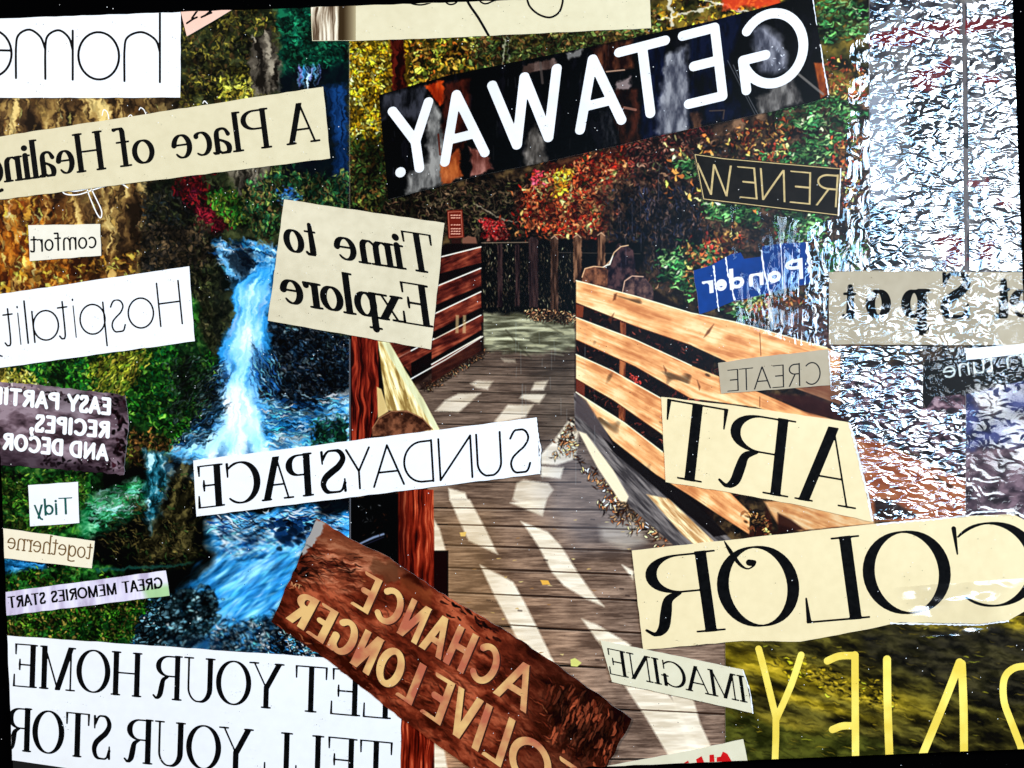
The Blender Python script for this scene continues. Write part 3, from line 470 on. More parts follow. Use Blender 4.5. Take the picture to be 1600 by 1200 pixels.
    P.poly(Z(5, 1282, 350, 1308, 355, 1305, 800, 1275, 780), lambda X, Y: ramp(cr(fbm(X / 4, Y / 20, 5, 4)), [(0, (.32, .13, .07)), (1, (.66, .36, .2))]), soft=1)
    P.poly(Z(5, 1085, 270, 1120, 280, 1115, 330, 1085, 330), (.42, .18, .1), soft=1); P.poly(Z(5, 1085, 590, 1125, 600, 1120, 830, 1085, 780), (.36, .14, .09), soft=1)
    P.dabs(40, Z(5, 1320, 590, 1360, 590, 1360, 620, 1320, 620), [(.7, .2, .16)], L=(4, 9), Wd=(2, 4), feather=2)
    def plank(a, sd, dk=(.5, .22, .1)):
        c, s_ = math.cos(a), math.sin(a)
        def f(X, Y):
            u = X * c + Y * s_; v = -X * s_ + Y * c
            n1 = fbm(u / 60 + 3, (v + fbm(u / 50, v / 30, 2, 2) * 5) / 4, sd, 4, .5); n2 = fbm(u / 26, v / 13, sd + 2, 4)
            t = cr(n1 * .55 + n2 * .45, .3, .68)
            t = .34 + t * .5 + (n2 - .5) * .35 + .15 * cr(980 - X, 0, 80); col = ramp(t, [(0, (dk[0] + .12, dk[1] + .12, dk[2] + .08)), (.3, (.74, .44, .25)), (.65, (.90, .62, .38)), (1, (.98, .82, .6))])
            kn = cr(vn(u / 26, v / 12, sd + 5), .9, .98)[..., None]
            return col * (1 - kn * .6)
        return f
    # bottom boards: kerb board, light stripe
    P.poly(Z(5, 1075, 665, 1110, 680, 1700, 1240, 1900, 1450, 1640, 1450, 1500, 1330, 1330, 1180, 1080, 820), lambda X, Y: ramp(cr(fbm((X + Y) / 40, (X - Y) / 5, 5, 4)), [(0, (.2, .18, .18)), (1, (.46, .42, .40))]), soft=1.2)
    P.poly(Z(5, 1095, 838, 1130, 850, 1250, 1010, 1320, 1130, 1310, 1155, 1280, 1150, 1180, 1000), (.95, .86, .7), .95, soft=1.4)
    P.poly(Z(5, 1400, 1120, 1500, 1140, 1700, 1330, 1760, 1420, 1700, 1420, 1560, 1300), lambda X, Y: ramp(cr(fbm((X + Y) / 30, (X - Y) / 4, 5, 4)), [(0, (.7, .5, .3)), (1, (.98, .86, .64))]), soft=1.4)
    P.poly(Z(5, 1180, 830, 1260, 870, 1440, 1020, 1600, 1130, 1760, 1300, 1700, 1310, 1500, 1140, 1250, 930), (.05, .03, .03), .95, soft=1.2)
    P.poly(Z(5, 1085, 664, 1300, 800, 1470, 930, 1600, 1000, 1760, 1100, 1860, 1200, 1860, 1300, 1720, 1210, 1600, 1130, 1440, 1030, 1250, 880), plank(.62, 3), soft=1)
    P.poly(Z(5, 1085, 664, 1130, 700, 1225, 850, 1250, 900, 1180, 850, 1080, 760), (.26, .22, .22), .92, soft=1.6)
    P.poly(Z(9, 360, 170, 460, 30, 480, 150, 540, 160), (.15, .05, .03), .9, soft=3, wob=4)
    P.dabs(60, Z(9, 350, 60, 450, 60, 470, 160, 380, 140), [(.6, .35, .18), (.3, .14, .08), (.8, .55, .3)], L=(4, 10), Wd=(2, 4), feather=3)
    # boards one to three
    top1 = Z(5, 1085, 165, 1350, 235, 1600, 310) + Z(6, 0, 280, 310, 350, 720, 465, 780, 490); bot1 = Z(6, 780, 720, 560, 640, 400, 610, 260, 522, 0, 412) + Z(5, 1600, 455, 1350, 370, 1085, 265)
    P.poly(top1[:3] + top1[4:] + bot1[:4] + bot1[5:], plank(.3, 1), soft=.9)
    P.poly(Z(5, 1085, 330, 1350, 430, 1600, 545) + Z(6, 430, 670, 620, 750, 800, 800, 860, 880, 640, 800, 400, 730, 100, 690) + Z(5, 1600, 695, 1350, 550, 1085, 430), plank(.42, 2), soft=.9)
    P.poly(Z(5, 1085, 495, 1250, 570, 1480, 700, 1700, 830, 1700, 1020, 1465, 850, 1250, 700, 1085, 605), plank(.5, 6), soft=.9)
    for q in (Z(5, 1085, 165, 1350, 235, 1600, 310) + Z(6, 310, 350, 720, 465), Z(5, 1085, 330, 1350, 430, 1600, 545), Z(5, 1085, 495, 1250, 570, 1480, 700), Z(5, 1085, 664, 1300, 800, 1470, 930)):
        P.stroke(q, 1.8, (1, .92, .76), .8)
    for q in (Z(5, 1085, 265, 1350, 370, 1600, 455), Z(5, 1085, 430, 1350, 550, 1600, 695), Z(5, 1085, 605, 1250, 700, 1465, 850)):
        P.stroke(q, 1.4, (.3, .12, .05), .8)
    for q in (Z(5, 1255, 225, 1268, 222, 1262, 250, 1250, 255), Z(5, 1230, 340, 1255, 310, 1240, 360), Z(6, 170, 420, 185, 390, 215, 360, 195, 400), Z(6, 140, 610, 155, 640, 150, 655), Z(5, 1475, 545, 1490, 565, 1485, 580)):
        P.poly(q, (.3, .13, .06), .8, soft=1.4)
    P.stroke(Z(6, 420, 400, 425, 500), 1.2, (.4, .2, .1), .8); P.stroke(Z(6, 420, 685, 420, 730), 1.2, (.4, .2, .1), .8)
    # lower-right: undergrowth and boards beneath the crinkled tape
    P.poly(Z(6, 560, 640, 800, 560, 1400, 500, 1400, 900, 900, 870), (.16, .08, .1), .55, soft=8)
    P.poly(Z(6, 450, 670, 640, 680, 800, 740, 820, 800, 640, 760), (.16, .05, .05), .85, soft=3)
    P.poly(Z(6, 830, 840, 900, 860, 1340, 1060, 1340, 1190, 1340, 1240, 920, 1240, 880, 1100), plank(.4, 4, (.55, .25, .18)), .96, soft=2)
    P.poly(Z(6, 830, 840, 900, 860, 1340, 1060, 1340, 1240, 920, 1240, 880, 1100), (.78, .62, .58), 1, soft=3, mul=True)
    P.poly(Z(6, 800, 740, 860, 790, 900, 860, 850, 870), (.03, .02, .03), .95, soft=2)
    P.poly(Z(6, 800, 560, 1340, 560, 1340, 1050, 1120, 940, 880, 860, 800, 720), lambda X, Y: ramp(cr(fbm(X / 11, Y / 8, 4, 4)), [(0, (.05, .04, .08)), (.6, (.3, .2, .24)), (1, (.62, .5, .52))]), .9, soft=4)
    P.poly(Z(9, 440, 10, 600, 0, 930, 60, 930, 110, 600, 140, 500, 110), plank(.35, 4, (.3, .12, .1)), .85, soft=2)
    P.poly(Z(9, 500, 60, 560, 90, 620, 135, 500, 150), (.12, .04, .03), .9, soft=2)
    P.poly(Z(9, 930, 0, 1000, 0, 1130, 75, 935, 95), (.1, .06, .07), .9, soft=3)
    P.stroke(Z(9, 398, 160, 404, 116, 442, 114), 2, (.03, .02, .02), .9)
    # wet vertical scratches of the print
    for k in range(22):
        x, y = r.uniform(800, 930), r.uniform(500, 720); P.stroke([(x, y), (x + r.uniform(-1, 1), y + r.uniform(10, 60))], .8, (.62, .66, .66), .22, soft=.8)
    for k in range(14):
        x, y = r.uniform(960, 1120), r.uniform(250, 420); P.stroke([(x, y), (x, y + r.uniform(10, 50))], .8, (.6, .6, .7), .2, soft=.8)
    P.stroke([(545.5, 40), (546, 330)], 1.2, (.55, .5, .4), .5); P.stroke([(546, 530), (547, 900)], 1.6, (.5, .5, .52), .6)
    return P.finish(.6, 1.1, .9)
def paint_others():
    D = {}
    # dark indoor photograph behind the big white word
    P = Pic(585, -12, 1305, 320, (.025, .022, .025)); X, Y = P.X, P.Y; r = P.rng
    P.a[:] = ramp(cr(fbm(X / 14, Y / 34, 2, 4)), [(0, (.004, .004, .006)), (.7, (.014, .013, .016)), (1, (.05, .048, .06))])
    gr = lambda a, b: (lambda X, Y: ramp(cr(fbm(X / 9, Y / 22, 4, 4)), [(0, a), (1, b)]))
    P.poly([(592, 149), (664, 135), (672, 170), (650, 190), (612, 176), (598, 190)], gr((.05, .05, .06), (.25, .25, .28)), .8, soft=4, wob=4)
    P.poly(Z(2, 410, 380, 490, 360, 500, 440, 480, 475, 450, 440), gr((.5, .12, .03), (.8, .28, .08)), .95, soft=1.5, wob=2)
    P.poly(Z(2, 430, 430, 470, 470, 490, 640, 490, 760, 560, 800, 330, 870, 330, 780, 420, 720), gr((.3, .29, .28), (.62, .6, .57)), .9, soft=4, wob=4)
    P.poly(Z(2, 500, 370, 610, 350, 600, 640, 520, 700, 490, 560), gr((.12, .04, .03), (.34, .12, .07)), .8, soft=3, wob=3)
    P.poly(Z(2, 480, 740, 560, 660, 580, 790, 490, 830), gr((.5, .2, .08), (.78, .42, .2)), .9, soft=2, wob=3)
    P.poly(Z(2, 610, 650, 700, 700, 710, 760, 620, 790), gr((.4, .2, .16), (.72, .48, .42)), .85, soft=2, wob=3)
    P.stroke(Z(2, 590, 640, 600, 800), 3, (.02, .02, .02)); P.stroke(Z(2, 470, 600, 478, 690), 3, (.3, .1, .06), .8)
    P.poly(Z(2, 860, 640, 900, 560, 940, 620, 950, 720, 860, 750), gr((.22, .2, .18), (.56, .52, .48)), .85, soft=4, wob=4)
    P.poly(Z(2, 850, 290, 990, 262, 1000, 300, 850, 330), gr((.28, .2, .17), (.5, .4, .36)), .8, soft=1.5, wob=2)
    P.stroke(Z(2, 925, 280, 935, 370), 4, (.3, .26, .24), .7); P.poly(Z(2, 1040, 240, 1120, 215, 1100, 250, 1050, 265), (.5, .48, .46), .8, soft=2, wob=2)
    P.poly(Z(2, 1150, 210, 1330, 180, 1340, 300, 1200, 320), gr((.1, .04, .03), (.4, .22, .14)), .9, soft=3, wob=3)
    P.stroke(Z(2, 1220, 320, 1300, 312), 2.2, (.7, .55, .45), .8); P.poly(Z(2, 1260, 370, 1330, 345, 1320, 400, 1270, 400), (.6, .52, .5), .8, soft=2, wob=3)
    P.poly(Z(2, 1220, 400, 1360, 400, 1370, 650, 1290, 660), gr((.06, .03, .02), (.3, .14, .09)), .85, soft=3, wob=3)
    P.stroke(Z(2, 1300, 480, 1350, 490), 4, (.6, .4, .33), .7); P.poly(Z(2, 1200, 500, 1250, 520, 1260, 640, 1210, 660), gr((.05, .05, .06), (.3, .29, .3)), .7, soft=3, wob=3)
    P.poly(Z(2, 1370, 170, 1480, 200, 1480, 600, 1380, 620), gr((.01, .02, .06), (.07, .09, .2)), .9, soft=4, wob=4)
    P.poly(Z(3, 0, 250, 90, 200, 110, 420, 95, 590, 0, 600, -50, 590), gr((.26, .26, .3), (.6, .59, .6)), .92, soft=4, wob=4)
    P.poly(Z(3, 110, 80, 400, 10, 330, 130, 290, 260, 300, 420, 400, 520, 300, 540, 100, 560), gr((.008, .012, .035), (.05, .07, .16)), .92, soft=4)
    P.poly(Z(3, 370, 130, 440, 100, 500, 150, 540, 240, 520, 310, 440, 330, 400, 250), gr((.28, .28, .32), (.62, .61, .64)), .85, soft=6, wob=6)
    P.poly(Z(3, 400, 440, 560, 330, 620, 460, 430, 510), gr((.25, .23, .22), (.56, .53, .5)), .85, soft=4, wob=4)
    P.poly(Z(3, 660, 280, 700, 280, 725, 420, 690, 440), gr((.4, .16, .06), (.68, .34, .14)), .9, soft=1.5)
    P.stroke(Z(3, 590, 330, 700, 420), 4, (.5, .47, .44), .7)
    P.poly(Z(3, 110, 500, 160, 500, 160, 580, 120, 585), gr((.15, .08, .05), (.45, .3, .2)), .8, soft=2, wob=2); P.stroke(Z(3, 195, 495, 260, 492, 255, 530), 2, (.3, .24, .2), .8)
    for k in range(90): x = r.uniform(600, 1290); y = r.uniform(0, 290); P.stroke([(x, y), (x + r.uniform(-2, 2), y + r.uniform(6, 22))], r.uniform(.6, 1.4), (.3, .3, .32), .25)
    P.stroke(Z(3, 275, 270, 320, 360, 400, 515), 1, (.6, .6, .62), .5); P.stroke(Z(3, 300, 290, 340, 380, 410, 510), 1, (.7, .7, .72), .5)
    for k in range(14): P.dabs(1, Z(3, 490 + k * 2, 180, 530 + k, 200, 530, 330, 480, 320), [(.85, .86, .9)], L=(3, 7), Wd=(1, 2), feather=6, edge=0)
    D['getaway'] = P.finish()
    # golden moor
    P = Pic(1125, 935, 1632, 1205, (.06, .05, .02)); X, Y = P.X, P.Y
    sl = Y - (X - 1133) * .28
    v = fbm(X / 40, (Y + X * -.25) / 13, 3, 5, .5)
    g = cr(v, .3, .7)
    base = ramp(g, [(0, (.03, .025, .01)), (.5, (.15, .13, .04)), (1, (.34, .3, .1))])
    gold = ramp(g, [(0, (.2, .16, .02)), (.5, (.45, .37, .05)), (1, (.8, .65, .14))])
    band = np.maximum.reduce([np.exp(-((sl - 1022) / 20.) ** 2) * cr(X, 1500, 1330), np.exp(-((sl - 1060) / 9.) ** 2) * .7 * cr(X, 1420, 1300), np.exp(-((Y - 973) / 12.) ** 2) * cr(X, 1400, 1500), np.exp(-((sl - 1115) / 22.) ** 2) * .4 * cr(X, 1450, 1250)])
    k = np.clip(band * 1.3, 0, 1)[..., None]
    P.a[:] = base * (1 - k) + gold * k
    P.poly([(1125, 1110), (1330, 1150), (1460, 1180), (1460, 1210), (1125, 1210)], lambda X, Y: ramp(cr(fbm(X / 22, Y / 12, 6, 4)), [(0, (.08, .09, .02)), (1, (.28, .28, .08))]), .9, soft=8, wob=8)
    P.poly([(1340, 985), (1632, 975), (1632, 1120), (1500, 1080), (1350, 1030)], lambda X, Y: ramp(cr(fbm(X / 16, (Y - X * .1) / 7, 6, 5)), [(0, (.02, .018, .012)), (1, (.17, .15, .1))]), .75, soft=10, wob=10)
    P.dabs(420, [(1130, 1000), (1632, 960), (1632, 1180), (1133, 1200)], [(.4, .33, .08), (.05, .04, .01), (.65, .52, .1), (.15, .13, .04)], L=(8, 26), Wd=(.8, 2.6), ang=(.24, .4), alpha=.4, edge=.2, feather=0)
    P.dabs(160, [(1250, 1040), (1400, 1070), (1400, 1110), (1290, 1090)], [(.03, .03, .01), (.75, .6, .12), (.5, .4, .06)], L=(4, 12), Wd=(1.5, 4), ang=(.3, .9), alpha=.7)
    P.dabs(60, [(1400, 960), (1632, 945), (1632, 975), (1440, 985)], [(.7, .56, .12), (.5, .38, .08), (.9, .75, .2)], L=(6, 14), Wd=(1.5, 3), ang=(-.05, .5), alpha=.6, edge=.2)
    P.dabs(60, [(1200, 1030), (1280, 1030), (1310, 1060), (1240, 1060)], [(.7, .56, .08), (.1, .08, .02)], L=(5, 12), Wd=(1.5, 4), ang=(.3, .9), alpha=.7)
    P.warp(3, 10); P.soften([(1100, 900), (1700, 900), (1700, 1300), (1100, 1300)], 1, .6, 2)
    D['moor'] = P.finish(.6, 1.08, .84)
    # carved red rock
    P = Pic(418, 800, 995, 1240, (.4, .16, .09)); X, Y = P.X, P.Y; a = .62; c, s_ = math.cos(a), math.sin(a)
    U = X * c + Y * s_; V = -X * s_ + Y * c
    v = fbm(U / 30, V / 12, 3, 5, .6) * .6 + fbm(U / 60, V / 60, 6, 3) * .4
    P.a[:] = ramp(cr(v, .32, .68), [(0, (.2, .06, .03)), (.5, (.42, .16, .09)), (1, (.68, .34, .22))])
    v2 = np.clip((X - 760) / 120, 0, 1)[..., None]
    P.a[:] = P.a * (1 - v2 * .45)
    ROCK = lambda X, Y: ramp(cr(fbm((X + Y * .2) / 30, (Y - X * .15) / 5, 7, 5, .6)), [(0, (.26, .1, .06)), (.5, (.56, .28, .18)), (1, (.82, .54, .4))])
    P.poly(Z(7, 1400, 180, 1600, 170, 1750, 290, 1600, 420, 1380, 380, 1330, 340), ROCK, .85, soft=8, wob=8)
    P.poly([(495, 812), (548, 842), (600, 866), (640, 893), (625, 905), (560, 880), (500, 850)], (.5, .3, .2), .5, soft=6, wob=5)
    P.poly(Z(7, 1415, 85, 1452, 112, 1400, 200, 1350, 250, 1340, 225), (.62, .6, .58), .95, soft=1.5, wob=2)
    P.poly(Z(8, 180, 265, 290, 300, 300, 360, 240, 370, 160, 310), (.36, .22, .14), .7, soft=3, wob=4)
    P.poly(Z(8, 300, 345, 440, 400, 430, 470, 300, 410), (.5, .25, .13), .6, soft=4, wob=4)
    P.poly(Z(8, 140, 320, 400, 440, 360, 520, 120, 440), (.35, .12, .06), .6, soft=6, wob=4)
    P.dabs(700, [(440, 820), (980, 1130), (940, 1200), (740, 1200), (430, 975)], [(.5, .2, .12), (.28, .09, .05), (.66, .32, .2), (.18, .05, .03)], L=(7, 22), Wd=(1, 3), ang=(.62, .8), alpha=.4, edge=.15, feather=0)
    P.dabs(260, Z(8, 950, 820, 1320, 980, 1230, 1190, 1000, 1100), [(.14, .05, .03), (.5, .24, .15), (.3, .12, .07)], L=(10, 30), Wd=(2, 6), ang=(1.9, .5), alpha=.6, edge=.2)
    P.dabs(120, Z(7, 1330, 250, 1600, 280, 1600, 330, 1300, 340), [(.12, .04, .03), (.2, .08, .05)], L=(8, 24), Wd=(1, 2.4), ang=(.15, .5), alpha=.8, edge=0)
    P.dabs(14, Z(7, 1320, 240, 1360, 250, 1380, 345, 1330, 350), [(.05, .03, .03)], L=(6, 14), Wd=(2, 5), ang=(-.8, .8), alpha=.9, edge=0, feather=1)
    P.dabs(60, Z(8, 510, 440, 760, 600, 740, 640, 520, 480), [(.05, .02, .02), (.12, .04, .03)], L=(8, 20), Wd=(2, 6), ang=(.62, .4), alpha=.8, edge=0)
    P.warp(3, 9)
    D['rock'] = P.finish()
    # mauve paint-splashed scrap
    P = Pic(-30, 588, 210, 750, (.42, .34, .4)); X, Y = P.X, P.Y
    v = fbm(X / 26, Y / 10, 4, 4)
    P.a[:] = ramp(cr(v, .3, .7), [(0, (.2, .15, .17)), (.5, (.40, .32, .35)), (1, (.58, .5, .53))])
    P.poly([(-30, 700), (60, 705), (140, 722), (190, 740), (-30, 760)], (.14, .1, .13), .6, soft=8, wob=8)
    P.poly([(60, 590), (130, 600), (125, 650), (70, 640)], (.5, .46, .48), .5, soft=10, wob=8)
    P.dabs(46, [(174, 625), (200, 628), (203, 740), (176, 742)], [(.05, .02, .03), (.12, .05, .07)], L=(4, 12), Wd=(3, 7), ang=(1.2, 2), alpha=.9, edge=.2, feather=1.5)
    P.dabs(70, [(70, 612), (200, 622), (200, 640), (60, 622)], [(.08, .05, .06), (.16, .1, .12)], L=(4, 12), Wd=(2, 4), ang=(.3, 1.4), alpha=.8, edge=.1, feather=2)
    P.dabs(50, [(60, 712), (190, 720), (190, 742), (70, 735)], [(.1, .06, .08), (.06, .03, .04)], L=(4, 10), Wd=(2, 6), alpha=.8, edge=.1, feather=2)
    P.dabs(26, [(-20, 596), (60, 600), (60, 610), (-20, 610)], [(.7, .6, .55), (.12, .08, .1)], L=(4, 9), Wd=(2, 3), alpha=.7, edge=0, feather=2)
    P.warp(2.5, 8); D['mauve'] = P.finish()
    # reflections of the room painted on the right-edge sheet (under crinkled tape)
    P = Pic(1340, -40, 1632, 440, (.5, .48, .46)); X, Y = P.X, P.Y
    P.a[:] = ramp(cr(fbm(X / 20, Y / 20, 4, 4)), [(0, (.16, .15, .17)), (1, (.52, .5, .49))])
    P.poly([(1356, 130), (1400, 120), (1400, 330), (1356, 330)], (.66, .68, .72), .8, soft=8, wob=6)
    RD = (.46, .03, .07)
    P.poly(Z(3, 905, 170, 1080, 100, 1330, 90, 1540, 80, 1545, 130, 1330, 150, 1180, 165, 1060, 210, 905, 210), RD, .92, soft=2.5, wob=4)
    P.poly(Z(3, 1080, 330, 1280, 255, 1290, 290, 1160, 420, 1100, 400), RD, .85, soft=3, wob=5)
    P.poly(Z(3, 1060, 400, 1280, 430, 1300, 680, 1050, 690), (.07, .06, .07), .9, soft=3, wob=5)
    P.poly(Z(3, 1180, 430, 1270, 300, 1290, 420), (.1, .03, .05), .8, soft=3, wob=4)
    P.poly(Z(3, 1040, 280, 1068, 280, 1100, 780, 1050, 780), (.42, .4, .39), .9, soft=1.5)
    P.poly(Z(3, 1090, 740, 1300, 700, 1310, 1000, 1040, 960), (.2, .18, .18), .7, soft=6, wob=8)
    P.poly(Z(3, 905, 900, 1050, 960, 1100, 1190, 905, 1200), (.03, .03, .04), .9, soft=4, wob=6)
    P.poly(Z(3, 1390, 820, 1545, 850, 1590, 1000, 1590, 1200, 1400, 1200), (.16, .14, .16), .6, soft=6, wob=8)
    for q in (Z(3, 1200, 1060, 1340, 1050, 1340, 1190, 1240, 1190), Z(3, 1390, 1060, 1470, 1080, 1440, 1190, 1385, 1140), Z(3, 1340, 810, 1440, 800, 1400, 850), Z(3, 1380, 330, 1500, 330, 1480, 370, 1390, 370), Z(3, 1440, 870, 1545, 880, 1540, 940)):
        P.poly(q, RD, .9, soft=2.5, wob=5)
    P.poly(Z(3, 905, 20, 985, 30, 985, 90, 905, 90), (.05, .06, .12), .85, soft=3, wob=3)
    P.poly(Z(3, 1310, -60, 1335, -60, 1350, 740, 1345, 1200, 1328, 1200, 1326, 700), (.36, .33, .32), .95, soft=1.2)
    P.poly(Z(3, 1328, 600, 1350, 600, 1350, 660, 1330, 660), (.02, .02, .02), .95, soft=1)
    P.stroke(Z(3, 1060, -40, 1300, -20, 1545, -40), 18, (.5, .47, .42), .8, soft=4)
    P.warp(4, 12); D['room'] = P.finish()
    # dusky blue-brown photograph, right
    P = Pic(1498, 560, 1632, 830, (.2, .2, .3)); X, Y = P.X, P.Y
    P.a[:] = ramp(cr(fbm(X / 24, Y / 18, 5, 4)), [(0, (.03, .05, .12)), (.6, (.1, .14, .32)), (1, (.26, .28, .46))])
    P.poly([(1498, 705), (1640, 690), (1640, 830), (1498, 830)], lambda X, Y: ramp(cr(fbm(X / 18, Y / 12, 4, 4)), [(0, (.14, .1, .13)), (1, (.5, .4, .42))]), .95, soft=8, wob=8)
    P.poly([(1520, 615), (1560, 620), (1570, 645), (1530, 650)], (.36, .26, .24), .7, soft=6, wob=6); P.poly([(1580, 650), (1640, 640), (1640, 680), (1590, 670)], (.4, .28, .24), .6, soft=6, wob=6)
    P.warp(3, 9); D['dusk'] = P.finish()
    # label strip tinted lilac and green
    P = Pic(4, 884, 272, 968, (.86, .82, .88)); X, Y = P.X, P.Y
    P.a[:] = ramp(cr(fbm(X / 14, Y / 60, 5, 4)), [(0, (.74, .68, .78)), (.6, (.86, .82, .9)), (1, (.93, .9, .95))])
    P.poly([(222, 918), (268, 912), (268, 940), (232, 944)], (.62, .8, .5), .8, soft=5)
    D['lilac'] = P.finish(.3, 1.)
    # weathered white boards of the torn scrap at the top, with its brown fold
    P = Pic(478, -20, 560, 72, (.6, .5, .38)); X, Y = P.X, P.Y
    P.a[:] = ramp(cr(fbm(X / 3 + fbm(X / 20, Y / 30, 2, 2) * 3, Y / 60, 5, 4)), [(0, (.3, .22, .15)), (.5, (.68, .6, .5)), (1, (.95, .9, .8))])
    m = cr(X, 527, 530); P.full(m, np.array((.2, .14, .07)) + (np.array((.8, .73, .57)) - np.array((.2, .14, .07))) * cr(X, 536, 560)[..., None])
    D['boards'] = P.finish(.3, 1.)
    return D
# ------------------------------------------------------------------ lettering: skeleton alphabets traced into outlines
def AR(cx, cy, rx, ry, a0, a1, n=22):
    return [(cx + rx * math.cos(math.radians(a0 + (a1 - a0) * i / n)), cy + ry * math.sin(math.radians(a0 + (a1 - a0) * i / n))) for i in range(n + 1)]
def smooth(p, n=8):
    q = []
    for i in range(len(p) - 1):
        p0, p1, p2, p3 = p[max(0, i - 1)], p[i], p[i + 1], p[min(len(p) - 1, i + 2)]
        for k in range(n):
            t = k / n
            q.append(tuple(.5 * (2 * p1[j] + (p2[j] - p0[j]) * t + (2 * p0[j] - 5 * p1[j] + 4 * p2[j] - p3[j]) * t * t + (3 * p1[j] - p0[j] - 3 * p2[j] + p3[j]) * t ** 3) for j in range(len(p1))))
    q.append(tuple(p[-1])); return q
SP = [(49, 80, .3), (40, 95, .1), (28, 99.3, .1), (14, 93, .5), (8.5, 77, .75), (18, 60, .95), (32, 49, 1), (45, 37, .95), (50, 22, .75), (44, 6, .5), (29, .7, .1), (14, 5, .1), (7, 21, .3)]
# T thick, t thin, c = stress by direction, w = explicit stress, s serif, b beak
CAP = {
 'A': (70, [('t', [(2, 0), (34, 100)]), ('T', [(34, 100), (67, 0)]), ('t', [(13, 35), (54, 35)]), ('s', 2, 0), ('s', 67, 0)]),
 'C': (80, [('c', AR(43, 50, 38, 49.5, 48, 312, 40)), ('b', 71, 66, 96)]),
 'D': (78, [('T', [(12, 0), (12, 100)]), ('c', [(12, 99), (34, 99)] + AR(34, 50, 38, 49, 90, -90, 30) + [(12, 1)]), ('s', 12, 0, 'l'), ('s', 12, 100, 'l')]),
 'E': (64, [('T', [(12, 0), (12, 100)]), ('t', [(12, 99), (56, 99)]), ('t', [(12, 52), (46, 52)]), ('t', [(12, 1), (59, 1)]), ('s', 12, 0, 'l'), ('s', 12, 100, 'l'), ('b', 57, 76, 99), ('b', 60, 28, 1), ('b', 46, 40, 52), ('b', 46, 64, 52)]),
 'G': (82, [('c', AR(43, 50, 38, 49.5, 48, 322, 40)), ('b', 71, 66, 96), ('T', [(71, 4), (71, 42)]), ('s', 71, 42)]),
 'H': (80, [('T', [(12, 0), (12, 100)]), ('T', [(68, 0), (68, 100)]), ('t', [(12, 52), (68, 52)]), ('s', 12, 0), ('s', 12, 100), ('s', 68, 0), ('s', 68, 100)]),
 'I': (24, [('T', [(12, 0), (12, 100)]), ('s', 12, 0), ('s', 12, 100)]),
 'L': (60, [('T', [(12, 0), (12, 100)]), ('t', [(12, 1), (55, 1)]), ('s', 12, 100), ('s', 12, 0, 'l'), ('b', 56, 30, 1)]),
 'M': (96, [('t', [(12, 0), (12, 100)]), ('T', [(12, 100), (46, 2)]), ('t', [(46, 2), (82, 100)]), ('T', [(82, 0), (82, 100)]), ('s', 12, 0), ('s', 12, 100, 'l'), ('s', 82, 0), ('s', 82, 100, 'r')]),
 'N': (80, [('t', [(12, 0), (12, 100)]), ('T', [(12, 100), (68, 0)]), ('t', [(68, 0), (68, 100)]), ('s', 12, 0), ('s', 12, 100, 'l'), ('s', 68, 100)]),
 'O': (86, [('c', AR(43, 50, 38, 49.5, 0, 360, 44))]),
 'P': (66, [('T', [(12, 0), (12, 100)]), ('c', [(12, 99), (34, 99)] + AR(34, 74, 26, 25, 90, -90) + [(12, 49)]), ('s', 12, 0), ('s', 12, 100, 'l')]),
 'R': (74, [('T', [(12, 0), (12, 100)]), ('c', [(12, 99), (34, 99)] + AR(34, 75, 26, 24, 90, -90) + [(12, 51)]), ('R',), ('s', 12, 0), ('s', 12, 100, 'l')]),
 'S': (58, [('w', SP), ('b', 50, 70, 97), ('b', 7, 30, 3)]),
 'T': (70, [('T', [(35, 0), (35, 100)]), ('t', [(5, 99), (65, 99)]), ('b', 4, 74, 99), ('b', 66, 74, 99), ('s', 35, 0)]),
 'U': (78, [('w', [(12, 100, 1), (12, 32, 1)] + [(x, y, (1 if x < 38 else .1) * abs(math.cos(math.radians(180 + 180 * i / 22))) ) for i, (x, y) in enumerate(AR(39, 32, 27, 31, 180, 360))] + [(66, 100, .1)]), ('s', 12, 100), ('s', 66, 100)]),
 'V': (70, [('T', [(3, 100), (35, 0)]), ('t', [(35, 0), (66, 100)])]),
 'W': (104, [('T', [(2, 100), (28, 0)]), ('t', [(28, 0), (52, 100)]), ('T', [(52, 100), (77, 0)]), ('t', [(77, 0), (102, 100)])]),
 'Y': (70, [('T', [(3, 100), (35, 44)]), ('t', [(67, 100), (35, 44)]), ('T', [(35, 46), (35, 0)]), ('s', 3, 100), ('s', 67, 100), ('s', 35, 0)]),
 '.': (22, [('D', 10, 6)]), ',': (22, [('D', 10, 6), ('t', [(10, 6), (12, -4), (5, -16)])]),
}
